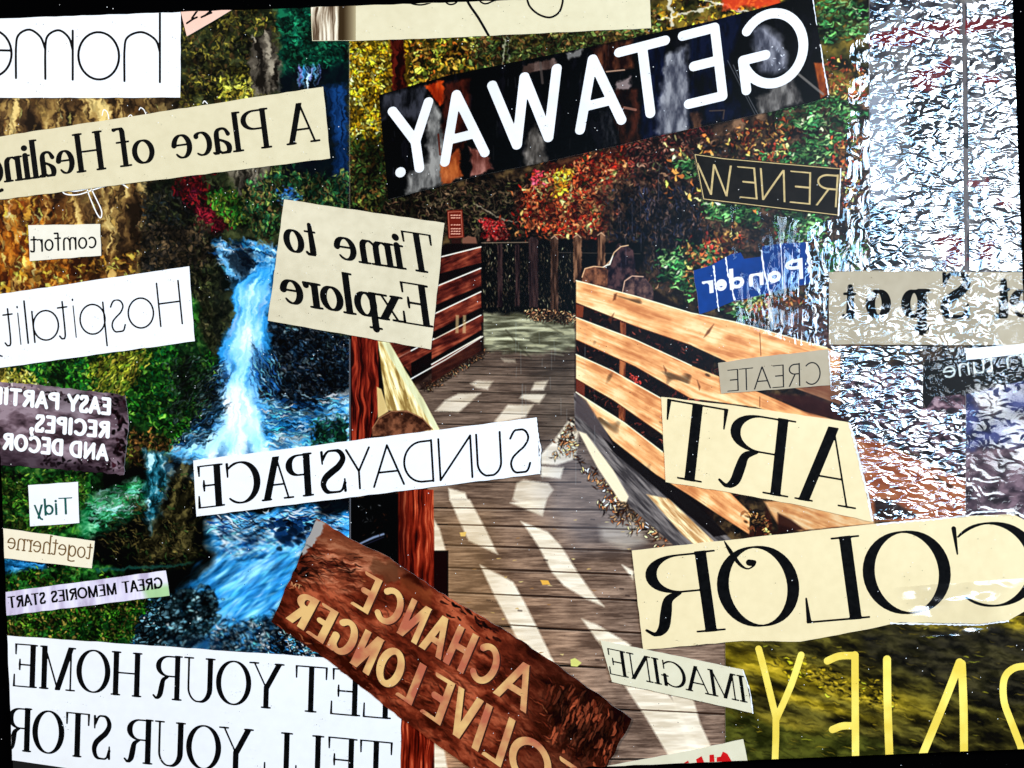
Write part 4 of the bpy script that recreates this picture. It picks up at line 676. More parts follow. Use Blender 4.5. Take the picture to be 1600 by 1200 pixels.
LOW = {
 'a': (44, [('w', [(7, 38, .7), (13, 47, .3), (22, 49.5, .2), (32, 46, .6), (35, 36, 1), (35, 10, 1), (38, 1.5, .5), (45, 4, .1)]), ('w', [(35, 30, .1), (18, 24, .3), (8, 15, 1), (9, 4, .8), (18, .5, .3), (27, 3, .2), (35, 11, .1)])]),
 'c': (43, [('c', AR(24, 25, 19, 24.5, 50, 305, 30)), ('D2', 35, 40)]),
 'd': (50, [('c', AR(23, 25, 18, 24.5, 0, 360, 30)), ('T', [(41, 0), (41, 100)])]),
 'e': (46, [('t', [(6, 28), (41, 28)]), ('c', AR(24, 25, 18.5, 24.5, 8, 318, 34))]),
 'f': (32, [('T', [(13, 0), (13, 84)]), ('w', [(13, 84, 1), (15, 94, .7), (22, 98.5, .2), (30, 95, .7)]), ('t', [(2, 49), (27, 49)]), ('s', 13, 0)]),
 'g': (48, [('c', AR(22, 25, 17, 24.5, 0, 360, 30)), ('w', [(40, 49, 1), (40, -14, 1), (34, -26, .5), (22, -30, .2), (8, -25, .5)])]),
 'h': (48, [('T', [(8, 0), (8, 100)]), ('w', [(8, 30, .1), (12, 42, .1), (24, 49, .2), (36, 44, .8), (39, 32, 1), (39, 0, 1)]), ('s', 8, 0), ('s', 39, 0), ('s', 8, 100, 'l')]),
 'i': (18, [('T', [(9, 0), (9, 50)]), ('D', 9, 74), ('s', 9, 0), ('s', 9, 50, 'l')]),
 'l': (18, [('T', [(9, 0), (9, 100)]), ('s', 9, 0), ('s', 9, 100, 'l')]),
 'm': (78, [('T', [(8, 0), (8, 50)]), ('w', [(8, 30, .1), (12, 42, .1), (22, 49, .2), (33, 44, .8), (36, 32, 1), (36, 0, 1)]), ('w', [(36, 30, .1), (41, 42, .1), (52, 49, .2), (63, 44, .8), (66, 32, 1), (66, 0, 1)]), ('s', 8, 0), ('s', 36, 0), ('s', 66, 0), ('s', 8, 50, 'l')]),
 'n': (48, [('T', [(8, 0), (8, 50)]), ('w', [(8, 30, .1), (12, 42, .1), (24, 49, .2), (36, 44, .8), (39, 32, 1), (39, 0, 1)]), ('s', 8, 0), ('s', 39, 0), ('s', 8, 50, 'l')]),
 'o': (46, [('c', AR(23, 25, 18.5, 24.5, 0, 360, 34))]),
 'p': (50, [('T', [(9, -36), (9, 50)]), ('c', AR(26, 25, 18, 24.5, 0, 360, 30)), ('s', 9, -36), ('s', 9, 50, 'l')]),
 'r': (32, [('T', [(8, 0), (8, 50)]), ('w', [(8, 30, .1), (13, 43, .1), (21, 49, .3), (29, 47, .7)]), ('D2', 27, 43), ('s', 8, 0), ('s', 8, 50, 'l')]),
 's': (36, [('w', [(x * .62 + 2, y * .5, w) for x, y, w in SP])]),
 't': (30, [('w', [(12, 72, .5), (12, 12, 1), (15, 2, .7), (21, .5, .3), (28, 6, .2)]), ('t', [(1, 49), (26, 49)])]),
 'u': (48, [('w', [(8, 50, 1), (8, 16, 1), (12, 4, .7), (22, .6, .2), (34, 8, .1), (39, 20, .1)]), ('T', [(39, 0), (39, 50)])]),
 'x': (44, [('T', [(4, 50), (39, 0)]), ('t', [(39, 50), (4, 0)]), ('s', 4, 0), ('s', 39, 0), ('s', 4, 50), ('s', 39, 50)]),
 'y': (42, [('T', [(3, 50), (21, 0)]), ('t', [(39, 50), (21, 0), (13, -22), (5, -28)]), ('s', 3, 50), ('s', 39, 50)]),
}
FONTS = {  # T thick, t thin, s serif?, xh x-height, r round ends
 'space': dict(T=16, t=4.4, s=1, xh=50, sl=5), 'didone': dict(T=13.5, t=2.4, s=1, xh=50, sl=6), 'roman': dict(T=13.5, t=5, s=1, xh=64, sl=4.5), 'fine': dict(T=11.5, t=3.6, s=1, xh=50, sl=5),
 'bookb': dict(T=16, t=5.4, s=1, xh=62, sl=4.5), 'slab': dict(T=8, t=6.5, s=1, xh=64, sl=3), 'caps': dict(T=13, t=5.4, s=1, xh=50, sl=4),
 'hair': dict(T=2.9, t=2.9, s=0, xh=66, r=1), 'day': dict(T=4.7, t=4.7, s=0, xh=66, r=1), 'hair2': dict(T=3.7, t=3.7, s=0, xh=74, r=1), 'light': dict(T=5.6, t=5.6, s=0, xh=50, r=0),
 'round': dict(T=12.3, t=12.3, s=0, xh=62, r=1), 'bold': dict(T=24, t=19, s=0, xh=62, r=1), 'semi': dict(T=19, t=16.5, s=0, xh=60, r=0),
 'note': dict(T=10, t=9, s=0, xh=70, r=1), 'carve': dict(T=17, t=15, s=0, xh=60, r=0), 'tidy': dict(T=13, t=11, s=0, xh=66, r=0), 'wide': dict(T=21, t=7, s=1, xh=64, sl=4),
}
_GC = {}
def glyph(ch, fn, kx=1.):
    """returns (advance, [outline loops]) in glyph units, capital height 100"""
    kx = round(kx / .08) * .08
    if (ch, fn, kx) in _GC: return _GC[(ch, fn, kx)]
    F = FONTS[fn]; T, t = F['T'], F['t']; low = ch in LOW
    W, items = (LOW if low else CAP)[ch]
    xh = F['xh']
    def ry(y):
        if not low: return y
        if y < 0: return y * .72
        return y * xh / 50 if y <= 50 else xh + (y - 50) * (100 - xh) / 50
    segs = []                                    # (ax, ay, bx, by, ra, rb)
    def add(pts, ws):
        for i in range(len(pts) - 1): segs.append((*pts[i], *pts[i + 1], ws[i] / 2, ws[i + 1] / 2))
    if low and not F['s'] and ch == 'a': items = [('c', AR(23, 25, 18, 24.5, 0, 360, 30)), ('T', [(41, 0), (41, 50)])]
    if fn == 'round' and ch == 'G': items = [('c', AR(43, 50, 38, 49.5, 42, 348, 40)), ('T', [(80, 3), (80, 44)]), ('t', [(52, 44), (80, 44)])]
    lo, hi = 0, 100
    for it in items:
        k = it[0]
        if k in 'Tt':
            p = [(x, ry(y)) for x, y in it[1]]; w = T if k == 'T' else t
            if not F.get('r') and len(p) == 2 and abs(p[0][1] - p[1][1]) > 20:     # run past the lines, clipped square below
                (ax, ay), (bx, by) = p; L = math.hypot(bx - ax, by - ay); ex, ey = (bx - ax) / L, (by - ay) / L
                ext = w * .8 if ch != 'i' else -w * .12
                if ay in (0, 100, xh): ax, ay = ax - ex * ext, ay - ey * ext
                if by in (0, 100, xh): bx, by = bx + ex * ext, by + ey * ext
                p = [(ax, ay), (bx, by)]
            elif F.get('r'):                                                       # keep round ends inside the lines
                q = []
                for x, y in p: q.append((x, min(max(y, w / 2), 100 - w / 2) if y >= 0 and not (low and abs(y - xh) < .01) else (y if y < 0 else y - w / 2)))
                p = q
            add(p, [w] * len(p))
        elif k == 'c':
            p = it[1]
            cy0, cy1 = min(q[1] for q in p), max(q[1] for q in p)
            p2 = []
            xs = [q[0] for q in p]; mx = (min(xs) + max(xs)) / 2
            for x, y in p:                      # inset so that the outline, not the centre line, meets the guide lines
                f = 1 - t / max(cy1 - cy0, 1); yy = (y - (cy0 + cy1) / 2) * f + (cy0 + cy1) / 2
                p2.append((x, ry(yy) if low else yy))
            n = len(p2); ws = []
            for i in range(n):
                a = p2[max(0, i - 1)]; b = p2[min(n - 1, i + 1)]; L = math.hypot(b[0] - a[0], b[1] - a[1]) + 1e-6
                ws.append(t + (T - t) * (abs(b[1] - a[1]) / L) ** 1.6 * (1.0 if T > t * 2 else 1))
            if F['s'] and ch in 'CGec' and math.hypot(p[0][0] - p[-1][0], p[0][1] - p[-1][1]) > 6:
                for i in range(n):
                    u = min(1, (n - 1 - i) / (n * .22)); ws[i] = t + (ws[i] - t) * u
                    if ch in 'CG': u = min(1, i / (n * .16)); ws[i] = t + (ws[i] - t) * u
            add(p2, ws)
        elif k == 'w':
            q = smooth([(x, y if not low else ry(y), w) for x, y, w in it[1]], 6) if ch != 'U' else it[1]
            f = t / 2
            add([(x, min(max(y, -40 if y < -2 else f), 100 - f)) for x, y, w in q], [t + (T - t) * max(0, min(1, w)) for x, y, w in q])
        elif k == 's' and F['s']:
            x, y = it[1], ry(it[2]); d = it[3] if len(it) > 3 else 'lr'; L = F['sl'] + T / 2
            if abs(it[2]) < 1: yy = t / 2
            else: yy = y - t / 2 if y > 0 else y + t / 2
            add([(x - (L if 'l' in d else 0), yy), (x + (L if 'r' in d else 0), yy)], [t, t])
        elif k == 'b' and F['s']:
            x, y0, y1 = it[1:]; add([(x, y0), (x + (1 if x > 30 else -1) * .3, y1)], [t * .9, T * .42])
        elif k == 'D': 
            x, y = it[1], it[2]; y = ry(y) if low else max(y, T * .55); add([(x, y), (x + .1, y)], [T * 1.15 if T > 6 else T * 1.6] * 2)
        elif k == 'D2' and F['s']: add([(it[1], ry(it[2])), (it[1] + .1, ry(it[2]))], [T * .9] * 2)
        elif k == 'R':
            if F['s']: q = smooth([(36, 51, .2), (47, 44, .7), (51, 28, 1), (55, 10, .9), (63, 2, .3), (71, 8, .1)], 6); add([a[:2] for a in q], [t + (T - t) * a[2] for a in q])
            else:
                e = 0 if F.get('r') else T * .6
                add([(34, 51), (62 + e * .5, (T / 2 if F.get('r') else 0) - e)], [T, T])
    if low: hi = 100; lo = -60 if ch in 'pgy' else (0 if not F.get('r') else -2)
    if low and ch in 'acemnorsuxg': hi = xh + (3 if ch in 'aceo' else 0)
    if low and ch in 'py': hi = xh
    if ch == ',': lo = -30
    A = np.array(segs, np.float32); A[:, 0] *= kx; A[:, 2] *= kx
    x0, x1 = min(A[:, 0].min(), A[:, 2].min()) - T, max(A[:, 0].max(), A[:, 2].max()) + T
    y0, y1 = min(A[:, 1].min(), A[:, 3].min()) - T, max(A[:, 1].max(), A[:, 3].max()) + T
    st = .8 if T < 6 else 1.1
    gx = np.arange(x0, x1, st); gy = np.arange(y0, y1, st); X, Y = np.meshgrid(gx, gy); D = np.full(X.shape, -1e9)
    for ax, ay, bx, by, ra, rb in A:
        ex, ey = bx - ax, by - ay
        tt = np.clip(((X - ax) * ex + (Y - ay) * ey) / (ex * ex + ey * ey + 1e-9), 0, 1)
        D = np.maximum(D, ra + (rb - ra) * tt - np.hypot(X - ax - tt * ex, Y - ay - tt * ey))
    D = np.minimum(D, np.minimum(Y - (lo - (.4 if not low else .4)), (hi + .4) - Y))
    loops = trace(D, x0, y0, st)
    W = W * (1 if True else 1)
    _GC[(ch, fn, kx)] = (W * kx + T * .35, loops); return _GC[(ch, fn, kx)]
def trace(D, x0, y0, st, tol=.05):
    """outline of D > 0 by marching squares, as closed loops"""
    D = np.where(np.abs(D) < 1e-6, 1e-6, D); H, W = D.shape; I = D > 0; nxt = {}
    code = I[:-1, :-1] * 1 + I[:-1, 1:] * 2 + I[1:, 1:] * 4 + I[1:, :-1] * 8
    TBL = {1: [(3, 0)], 2: [(0, 1)], 3: [(3, 1)], 4: [(1, 2)], 5: [(3, 2), (1, 0)], 6: [(0, 2)], 7: [(3, 2)], 8: [(2, 3)], 9: [(2, 0)], 10: [(0, 3), (2, 1)], 11: [(2, 1)], 12: [(1, 3)], 13: [(1, 0)], 14: [(0, 3)]}
    js, is_ = np.nonzero((code > 0) & (code < 15))
    def key(j, i, e): return ((j, i, 0), (j, i + 1, 1), (j + 1, i, 0), (j, i, 1))[e]
    for j, i in zip(js.tolist(), is_.tolist()):
        for a, b in TBL[int(code[j, i])]: nxt[key(j, i, a)] = key(j, i, b)
    def pos(k):
        j, i, v = k
        a = D[j, i]; b = D[j + 1, i] if v else D[j, i + 1]; f = a / (a - b)
        return (x0 + (i + (0 if v else f)) * st, y0 + (j + (f if v else 0)) * st)
    out = []; used = set()
    for s in nxt:
        if s in used: continue
        L = []; k = s
        while k not in used and k in nxt: used.add(k); L.append(pos(k)); k = nxt[k]
        if len(L) < 6: continue
        R = [L[0]]; 
        i = 0
        while i < len(L) - 1:                    # greedy straightening
            j = i + 1
            while j + 1 < len(L) and j - i < 40:
                ax, ay = L[i]; bx, by = L[j + 1]; n = math.hypot(bx - ax, by - ay) + 1e-9
                if max(abs((L[m][0] - ax) * (by - ay) - (L[m][1] - ay) * (bx - ax)) / n for m in range(i + 1, j + 1)) > tol * st * 2: break
                j += 1
            R.append(L[j]); i = j
        if len(R) > 3: out.append(R[:-1] if math.hypot(R[0][0] - R[-1][0], R[0][1] - R[-1][1]) < 1e-6 else R)
    return out
# ------------------------------------------------------------------ materials
def lin(c): return tuple(v / 12.92 if v <= .04045 else ((v + .055) / 1.055) ** 2.4 for v in c)
def new_mat(name):
    m = bpy.data.materials.new(name); m.use_nodes = True; return m, m.node_tree.nodes, m.node_tree.links, m.node_tree.nodes['Principled BSDF']
def paper(name, col, var=.05, rough=.6, spec=.1, bump=.04, scale=260, fibre=True):
    """plain paper: mottled stock with faint fibres and waviness"""
    m, N, L, P = new_mat(name); P.inputs['Roughness'].default_value = rough; P.inputs['Specular IOR Level'].default_value = spec
    tc = N.new('ShaderNodeTexCoord'); n1 = N.new('ShaderNodeTexNoise'); n1.inputs['Scale'].default_value = scale; n1.inputs['Detail'].default_value = 6
    n2 = N.new('ShaderNodeTexNoise'); n2.inputs['Scale'].default_value = 28; n2.inputs['Detail'].default_value = 3
    mx = N.new('ShaderNodeMath'); mx.operation = 'MULTIPLY_ADD'; mx.inputs[1].default_value = .5
    r = N.new('ShaderNodeValToRGB'); c = lin(col); k = 1 - var * 2
    r.color_ramp.elements[0].position = .36; r.color_ramp.elements[1].position = .64
    r.color_ramp.elements[0].color = (c[0] * k, c[1] * k * .99, c[2] * k * .96, 1); r.color_ramp.elements[1].color = (*[min(1, v * (1 + var * .6)) for v in c], 1)
    L.new(tc.outputs['Object'], n1.inputs[0]); L.new(tc.outputs['Object'], n2.inputs[0])
    L.new(n1.outputs[0], mx.inputs[0]); h = N.new('ShaderNodeMath'); h.operation = 'MULTIPLY'; h.inputs[1].default_value = .5; L.new(n2.outputs[0], h.inputs[0]); L.new(h.outputs[0], mx.inputs[2])
    L.new(mx.outputs[0], r.inputs[0]); L.new(r.outputs[0], P.inputs['Base Color'])
    b = N.new('ShaderNodeBump'); b.inputs['Strength'].default_value = bump * 4; b.inputs['Distance'].default_value = .0003; L.new(n2.outputs[0], b.inputs['Height']); L.new(b.outputs[0], P.inputs['Normal'])
    return m
def printed(name, pic, rough=.3, spec=.1):
    """halftone colour print made from the picture painted above"""
    h, w = pic.a.shape[:2]; img = bpy.data.images.new(name, w, h); px = np.ones((h, w, 4), np.float32); px[..., :3] = pic.a[::-1]
    img.pixels.foreach_set(px.ravel()); img.update(); img.pack()
    m, N, L, P = new_mat(name); P.inputs['Roughness'].default_value = rough; P.inputs['Specular IOR Level'].default_value = spec
    t = N.new('ShaderNodeTexImage'); t.image = img; t.interpolation = 'Cubic'; t.extension = 'EXTEND'; L.new(t.outputs[0], P.inputs['Base Color'])
    tc = N.new('ShaderNodeTexCoord'); n2 = N.new('ShaderNodeTexNoise'); n2.inputs['Scale'].default_value = 22; L.new(tc.outputs['Object'], n2.inputs[0])
    b = N.new('ShaderNodeBump'); b.inputs['Strength'].default_value = .2; b.inputs['Distance'].default_value = .0004; L.new(n2.outputs[0], b.inputs['Height']); L.new(b.outputs[0], P.inputs['Normal'])
    m['uv'] = 1; m['u0'] = pic.x0; m['v0'] = pic.y0; m['uw'] = w / pic.q; m['vh'] = h / pic.q
    return m
def ink(name, col, rough=.4, col2=None, spec=.1):
    m, N, L, P = new_mat(name); P.inputs['Roughness'].default_value = rough; P.inputs['Specular IOR Level'].default_value = spec
    tc = N.new('ShaderNodeTexCoord'); n = N.new('ShaderNodeTexNoise'); n.inputs['Scale'].default_value = 70 if col2 else 500; n.inputs['Detail'].default_value = 4; L.new(tc.outputs['Object'], n.inputs[0])
    r = N.new('ShaderNodeValToRGB'); r.color_ramp.elements[0].position = .38; r.color_ramp.elements[1].position = .62
    a = lin(col); b2 = lin(col2) if col2 else tuple(min(1, v * 1.25 + .002) for v in a)
    r.color_ramp.elements[0].color = (*a, 1); r.color_ramp.elements[1].color = (*b2, 1); L.new(n.outputs[0], r.inputs[0]); L.new(r.outputs[0], P.inputs['Base Color']); return m
def film(name, crinkle, sx=1., sy=1.9, scale=330, refl=.22, rough=.09, streak=0, tint=(1, 1, 1), patchy=0):
    """clear glossy tape: see-through film whose ripples catch the window"""
    m, N, L, P = new_mat(name); N.remove(P); out = N['Material Output']
    tc = N.new('ShaderNodeTexCoord'); mp = N.new('ShaderNodeMapping'); mp.inputs['Scale'].default_value = (sx, sy, 1); L.new(tc.outputs['Object'], mp.inputs[0])
    w = N.new('ShaderNodeTexNoise'); w.inputs['Scale'].default_value = scale; w.inputs['Detail'].default_value = 1.2; w.inputs['Roughness'].default_value = .5; w.inputs['Distortion'].default_value = .7; L.new(mp.outputs[0], w.inputs[0])
    n2 = N.new('ShaderNodeTexNoise'); n2.inputs['Scale'].default_value = 45; n2.inputs['Detail'].default_value = 2; L.new(tc.outputs['Object'], n2.inputs[0])
    ad = N.new('ShaderNodeMath'); ad.operation = 'MULTIPLY_ADD'; ad.inputs[1].default_value = 1.6; L.new(n2.outputs[0], ad.inputs[0]); L.new(w.outputs[0], ad.inputs[2])
    hgt = ad.outputs[0]
    if streak:
        mp2 = N.new('ShaderNodeMapping'); mp2.inputs['Scale'].default_value = (1, .07, 1); L.new(tc.outputs['Object'], mp2.inputs[0])
        s2 = N.new('ShaderNodeTexNoise'); s2.inputs['Scale'].default_value = 260; s2.inputs['Detail'].default_value = 3; L.new(mp2.outputs[0], s2.inputs[0])
        a2 = N.new('ShaderNodeMath'); a2.operation = 'MULTIPLY_ADD'; a2.inputs[1].default_value = streak; L.new(s2.outputs[0], a2.inputs[0]); L.new(hgt, a2.inputs[2]); hgt = a2.outputs[0]
    b = N.new('ShaderNodeBump'); b.inputs['Strength'].default_value = 1; b.inputs['Distance'].default_value = crinkle; L.new(hgt, b.inputs['Height'])
    g = N.new('ShaderNodeBsdfGlossy'); g.inputs['Roughness'].default_value = rough; g.inputs['Color'].default_value = (1, 1, 1, 1); L.new(b.outputs[0], g.inputs['Normal'])
    t = N.new('ShaderNodeBsdfTransparent'); t.inputs[0].default_value = (*tint, 1)
    mix = N.new('ShaderNodeMixShader'); mix.inputs[0].default_value = refl; L.new(t.outputs[0], mix.inputs[1]); L.new(g.outputs[0], mix.inputs[2]); L.new(mix.outputs[0], out.inputs[0])
    if patchy:
        pn = N.new('ShaderNodeTexNoise'); pn.inputs['Scale'].default_value = 30; pn.inputs['Detail'].default_value = 3; L.new(tc.outputs['Object'], pn.inputs[0])
        mr = N.new('ShaderNodeMapRange'); mr.inputs[1].default_value = .42; mr.inputs[2].default_value = .62; mr.inputs[3].default_value = 0; mr.inputs[4].default_value = refl; L.new(pn.outputs[0], mr.inputs[0]); L.new(mr.outputs[0], mix.inputs[0])
    return m
EDGE = paper('white paper core', (.93, .92, .9), .02)
BLACK = ink('black ink', (.008, .008, .01), .5, spec=.04)

# ------------------------------------------------------------------ geometry helpers
BOARD = [(-26, 30), (1579.5, -28), (1625, 1169), (21, 1235)]
def clip_poly(p, q=BOARD):
    for i in range(4):
        a, b = q[i], q[(i + 1) % 4]; f = lambda u: (b[0] - a[0]) * (u[1] - a[1]) - (b[1] - a[1]) * (u[0] - a[0])
        o = []
        for j in range(len(p)):
            u, v = p[j], p[(j + 1) % len(p)]; fu, fv = f(u), f(v)
            if fu >= 0: o.append(u)
            if (fu >= 0) != (fv >= 0): t = fu / (fu - fv); o.append((u[0] + (v[0] - u[0]) * t, u[1] + (v[1] - u[1]) * t))
        p = o
    return p
def rough_edge(p, step=14, amp=.5, seed=0):
    R = random.Random(seed); o = []
    for i in range(len(p)):
        a, b = p[i], p[(i + 1) % len(p)]; L = math.hypot(b[0] - a[0], b[1] - a[1]); n = max(1, int(L / step))
        nx, ny = -(b[1] - a[1]) / (L + 1e-6), (b[0] - a[0]) / (L + 1e-6)
        for k in range(n):
            d = 0 if k == 0 else R.uniform(-amp, amp); t = k / n
            o.append((a[0] + (b[0] - a[0]) * t + nx * d, a[1] + (b[1] - a[1]) * t + ny * d))
    return o
def tag(o, label=None, cat=None, group=None, kind=None):
    if label: o['label'] = label
    if cat: o['category'] = cat
    if group: o['group'] = group
    if kind: o['kind'] = kind
def link(name, verts, faces, mats, fmat=None, parent=None, uvm=None, pts=None):
    me = bpy.data.meshes.new(name); me.from_pydata([tuple(v) for v in verts], [], faces)
    for m in mats: me.materials.append(m)
    if fmat: me.polygons.foreach_set('material_index', fmat)
    if uvm is not None and 'uv' in uvm:
        uv = me.uv_layers.new(name='UVMap')
        for l in me.loops:
            x, y = pts[l.vertex_index]; uv.data[l.index].uv = ((x - uvm['u0']) / uvm['uw'], 1 - (y - uvm['v0']) / uvm['vh'])
    me.update(); o = bpy.data.objects.new(name, me); COL.objects.link(o)
    if parent: o.parent = parent
    return o
def slab(name, poly, mat, z0, th, parent=None, jag=.5, step=14, seed=0, edge=None, bow=0):
    """a sheet of real thickness cut to an outline (z in mm)"""
    p = clip_poly(poly)
    A = sum(p[i][0] * p[(i + 1) % len(p)][1] - p[(i + 1) % len(p)][0] * p[i][1] for i in range(len(p)))
    if A > 0: p = p[::-1]
    if jag: p = rough_edge(p, step, jag, seed)
    n = len(p); top = [wx(x, y, (z0 + th) * MM) for x, y in p]; bot = [wx(x, y, z0 * MM) for x, y in p]
    tris = [t for t in tessellate_polygon([top])]
    faces = []
    for t in tris:
        a, b, c = (top[i] for i in t); up = (b - a).cross(c - a).z > 0; faces.append(tuple(t) if up else (t[2], t[1], t[0]))
    fm = [0] * len(faces)
    faces.append(tuple(range(2 * n - 1, n - 1, -1))); fm.append(1)
    for i in range(n): j = (i + 1) % n; faces.append((i, n + i, n + j, j)); fm.append(1)
    return link(name, top + bot, faces, [mat, edge or EDGE], fm, parent, mat, p + p)
def flat(name, loops, mat, z, parent):
    """ink: filled outlines lying on the sheet, trimmed at the board's edge"""
    flatp = [q for L in loops for q in L]
    if not flatp: return None
    ed = []; k0 = 0
    for L in loops: n = len(L); ed += [(k0 + i, k0 + (i + 1) % n) for i in range(n)]; k0 += n
    vv, ee, ff = delaunay_2d_cdt([Vector(q) for q in flatp], ed, [], 0, 1e-5)[:3]
    C = np.array([[(vv[t[0]][k] + vv[t[1]][k] + vv[t[2]][k]) / 3 for k in (0, 1)] for t in ff if len(t) == 3]); ins = np.zeros(len(C), bool)
    for L in loops:                              # even-odd rule, so counters stay open
        A_ = np.array(L); B_ = np.roll(A_, -1, 0)
        for (ax, ay), (bx, by) in zip(A_, B_):
            if ay != by: ins ^= ((ay > C[:, 1]) != (by > C[:, 1])) & (C[:, 0] < (bx - ax) * (C[:, 1] - ay) / (by - ay) + ax)
    ff = [t for t, k in zip([t for t in ff if len(t) == 3], ins) if k]
    bm = bmesh.new(); vs = [bm.verts.new(wx(q[0], q[1], z * MM)) for q in vv]
    for t in ff:
        a, b, c = (vs[i] for i in t)
        if (b.co - a.co).cross(c.co - a.co).z < 0: b, c = c, b
        try: bm.faces.new((a, b, c))
        except ValueError: pass
    for i in range(4):
        a, b = BOARD[i], BOARD[(i + 1) % 4]; nx, ny = (b[1] - a[1]), -(b[0] - a[0])
        if any(nx * (q[0] - a[0]) + ny * (q[1] - a[1]) > 0 for q in flatp):
            n3 = Vector((nx, -ny, 0)).normalized()
            bmesh.ops.bisect_plane(bm, geom=bm.verts[:] + bm.edges[:] + bm.faces[:], plane_co=wx(*a), plane_no=n3, clear_outer=True)
    if not bm.faces: bm.free(); return None
    me = bpy.data.meshes.new(name); bm.to_mesh(me); bm.free(); me.materials.append(mat)
    o = bpy.data.objects.new(name, me); COL.objects.link(o); o.parent = parent; return o
def line(par, quad, words, font, mat, z, track=0, mid=True, dy=0):
    """quad: baseline start, baseline end, cap-line end, cap-line start (reading order). words: (text, x_start, x_end)"""
    B0, B1, T1, T0 = quad
    xm0, xm1 = (B0[0] + T0[0]) / 2, (B1[0] + T1[0]) / 2
    def pt(u, v):
        bx, by = B0[0] + (B1[0] - B0[0]) * u, B0[1] + (B1[1] - B0[1]) * u; tx, ty = T0[0] + (T1[0] - T0[0]) * u, T0[1] + (T1[1] - T0[1]) * u
        return (bx + (tx - bx) * v, by + (ty - by) * v)
    for text, xs, xe in words:
        us, ue = (xs - xm0) / (xm1 - xm0), (xe - xm0) / (xm1 - xm0)
        cap = math.hypot(T0[0] - B0[0], T0[1] - B0[1]) / 100; tgt = abs(ue - us) * math.hypot(B1[0] - B0[0], B1[1] - B0[1]); k = 1.
        for it in range(3):
            pen = 0; gl = []
            for ch in text:
                adv, loops = glyph(ch, font, k); gl.append((pen, loops)); pen += adv + track
            lo = min(p[0] for L in gl[0][1] for p in L) + gl[0][0]; hi = max(p[0] for L in gl[-1][1] for p in L) + gl[-1][0]
            if text in 'Iil': break
            k = min(2.2, max(.5, k * tgt / ((hi - lo) * cap)))
        wd = bpy.data.objects.new('word', None); COL.objects.link(wd); wd.parent = par
        for off, loops in gl:
            flat('letter', [[pt(us + (ue - us) * ((x + off) - lo) / (hi - lo), y / 100) for x, y in L] for L in loops], mat, z, wd)
        if not wd.children: bpy.data.objects.remove(wd)
def brush(par, pts, w, mat, z, name='letter', sm=True):
    """a hand-drawn stroke as a filled outline"""
    if not isinstance(pts[0][0], (tuple, list)): pts = [pts]
    segs = []
    for p in pts:
        q = [(*a, (w[i] if isinstance(w, (list, tuple)) else w)) for i, a in enumerate(p)]
        if sm and len(q) > 2: q = smooth(q, 6)
        segs += [(q[i], q[i + 1]) for i in range(len(q) - 1)]
    xs = [a[0] for s in segs for a in s]; ys = [a[1] for s in segs for a in s]; pad = max(a[2] for s in segs for a in s)
    st = max(.35, min(pad / 6, 1.2)); X, Y = np.meshgrid(np.arange(min(xs) - pad, max(xs) + pad, st), np.arange(min(ys) - pad, max(ys) + pad, st)); D = np.full(X.shape, -1e9)
    for a, b in segs:
        ex, ey = b[0] - a[0], b[1] - a[1]; t = np.clip(((X - a[0]) * ex + (Y - a[1]) * ey) / (ex * ex + ey * ey + 1e-9), 0, 1)
        D = np.maximum(D, (a[2] + (b[2] - a[2]) * t) / 2 - np.hypot(X - a[0] - t * ex, Y - a[1] - t * ey))
    if name == 'torn': D += (fbm(X / 3., Y / 3., 5, 2) - .5) * pad * .7
    return flat(name, trace(D, X[0, 0], Y[0, 0], st), mat, z, par)
def torn(par, pts, w, z, seed=0, mat=None, name='torn_or_glare_edge'):
    """ragged white margin along an edge, torn fibre and also painted glare"""
    R = random.Random(seed); q = []
    for i in range(len(pts) - 1):
        a, b = pts[i], pts[i + 1]; n = max(2, int(math.hypot(b[0] - a[0], b[1] - a[1]) / 3))
        for k in range(n): q.append((a[0] + (b[0] - a[0]) * k / n, a[1] + (b[1] - a[1]) * k / n))
    q.append(pts[-1]); n = len(q); L = []; Rr = []
    for i, (x, y) in enumerate(q):
        a = q[max(0, i - 1)]; b = q[min(n - 1, i + 1)]; l = math.hypot(b[0] - a[0], b[1] - a[1]) + 1e-6; nx, ny = -(b[1] - a[1]) / l, (b[0] - a[0]) / l
        u = w * R.uniform(.25, 1); v = w * R.uniform(.1, .6); L.append((x + nx * u, y + ny * u)); Rr.append((x - nx * v, y - ny * v))
    o = flat(name, [L + Rr[::-1]], mat or TORN_GLARE, z + .06, par)
    return o
TORN_GLARE = paper('torn fibre and glare white', (.97, .97, .98), .06, .8, .1, .1, 900)

# ------------------------------------------------------------------ table and board
m, N, L_, P = new_mat('matt black table'); P.inputs['Base Color'].default_value = (.0006, .0006, .0007, 1); P.inputs['Roughness'].default_value = .9; P.inputs['Specular IOR Level'].default_value = 0
tc = N.new('ShaderNodeTexCoord'); nn = N.new('ShaderNodeTexNoise'); nn.inputs['Scale'].default_value = 900; L_.new(tc.outputs['Object'], nn.inputs[0]); bb = N.new('ShaderNodeBump'); bb.inputs['Strength'].default_value = .1; L_.new(nn.outputs[0], bb.inputs['Height']); L_.new(bb.outputs[0], P.inputs['Normal'])
o = link('table_surface', [(-1.5, -1.5, -.0025), (1.5, -1.5, -.0025), (1.5, 1.5, -.0025), (-1.5, 1.5, -.0025)], [(0, 1, 2, 3)], [m]); tag(o, kind='structure')
CARD = paper('grey backing card', (.09, .09, .085), .05, .8)
bd = slab('backing_board', BOARD, CARD, -2.5, 2.48, jag=0, edge=CARD); tag(bd, 'dark grey backing board lying on the black table under the whole collage', 'board')

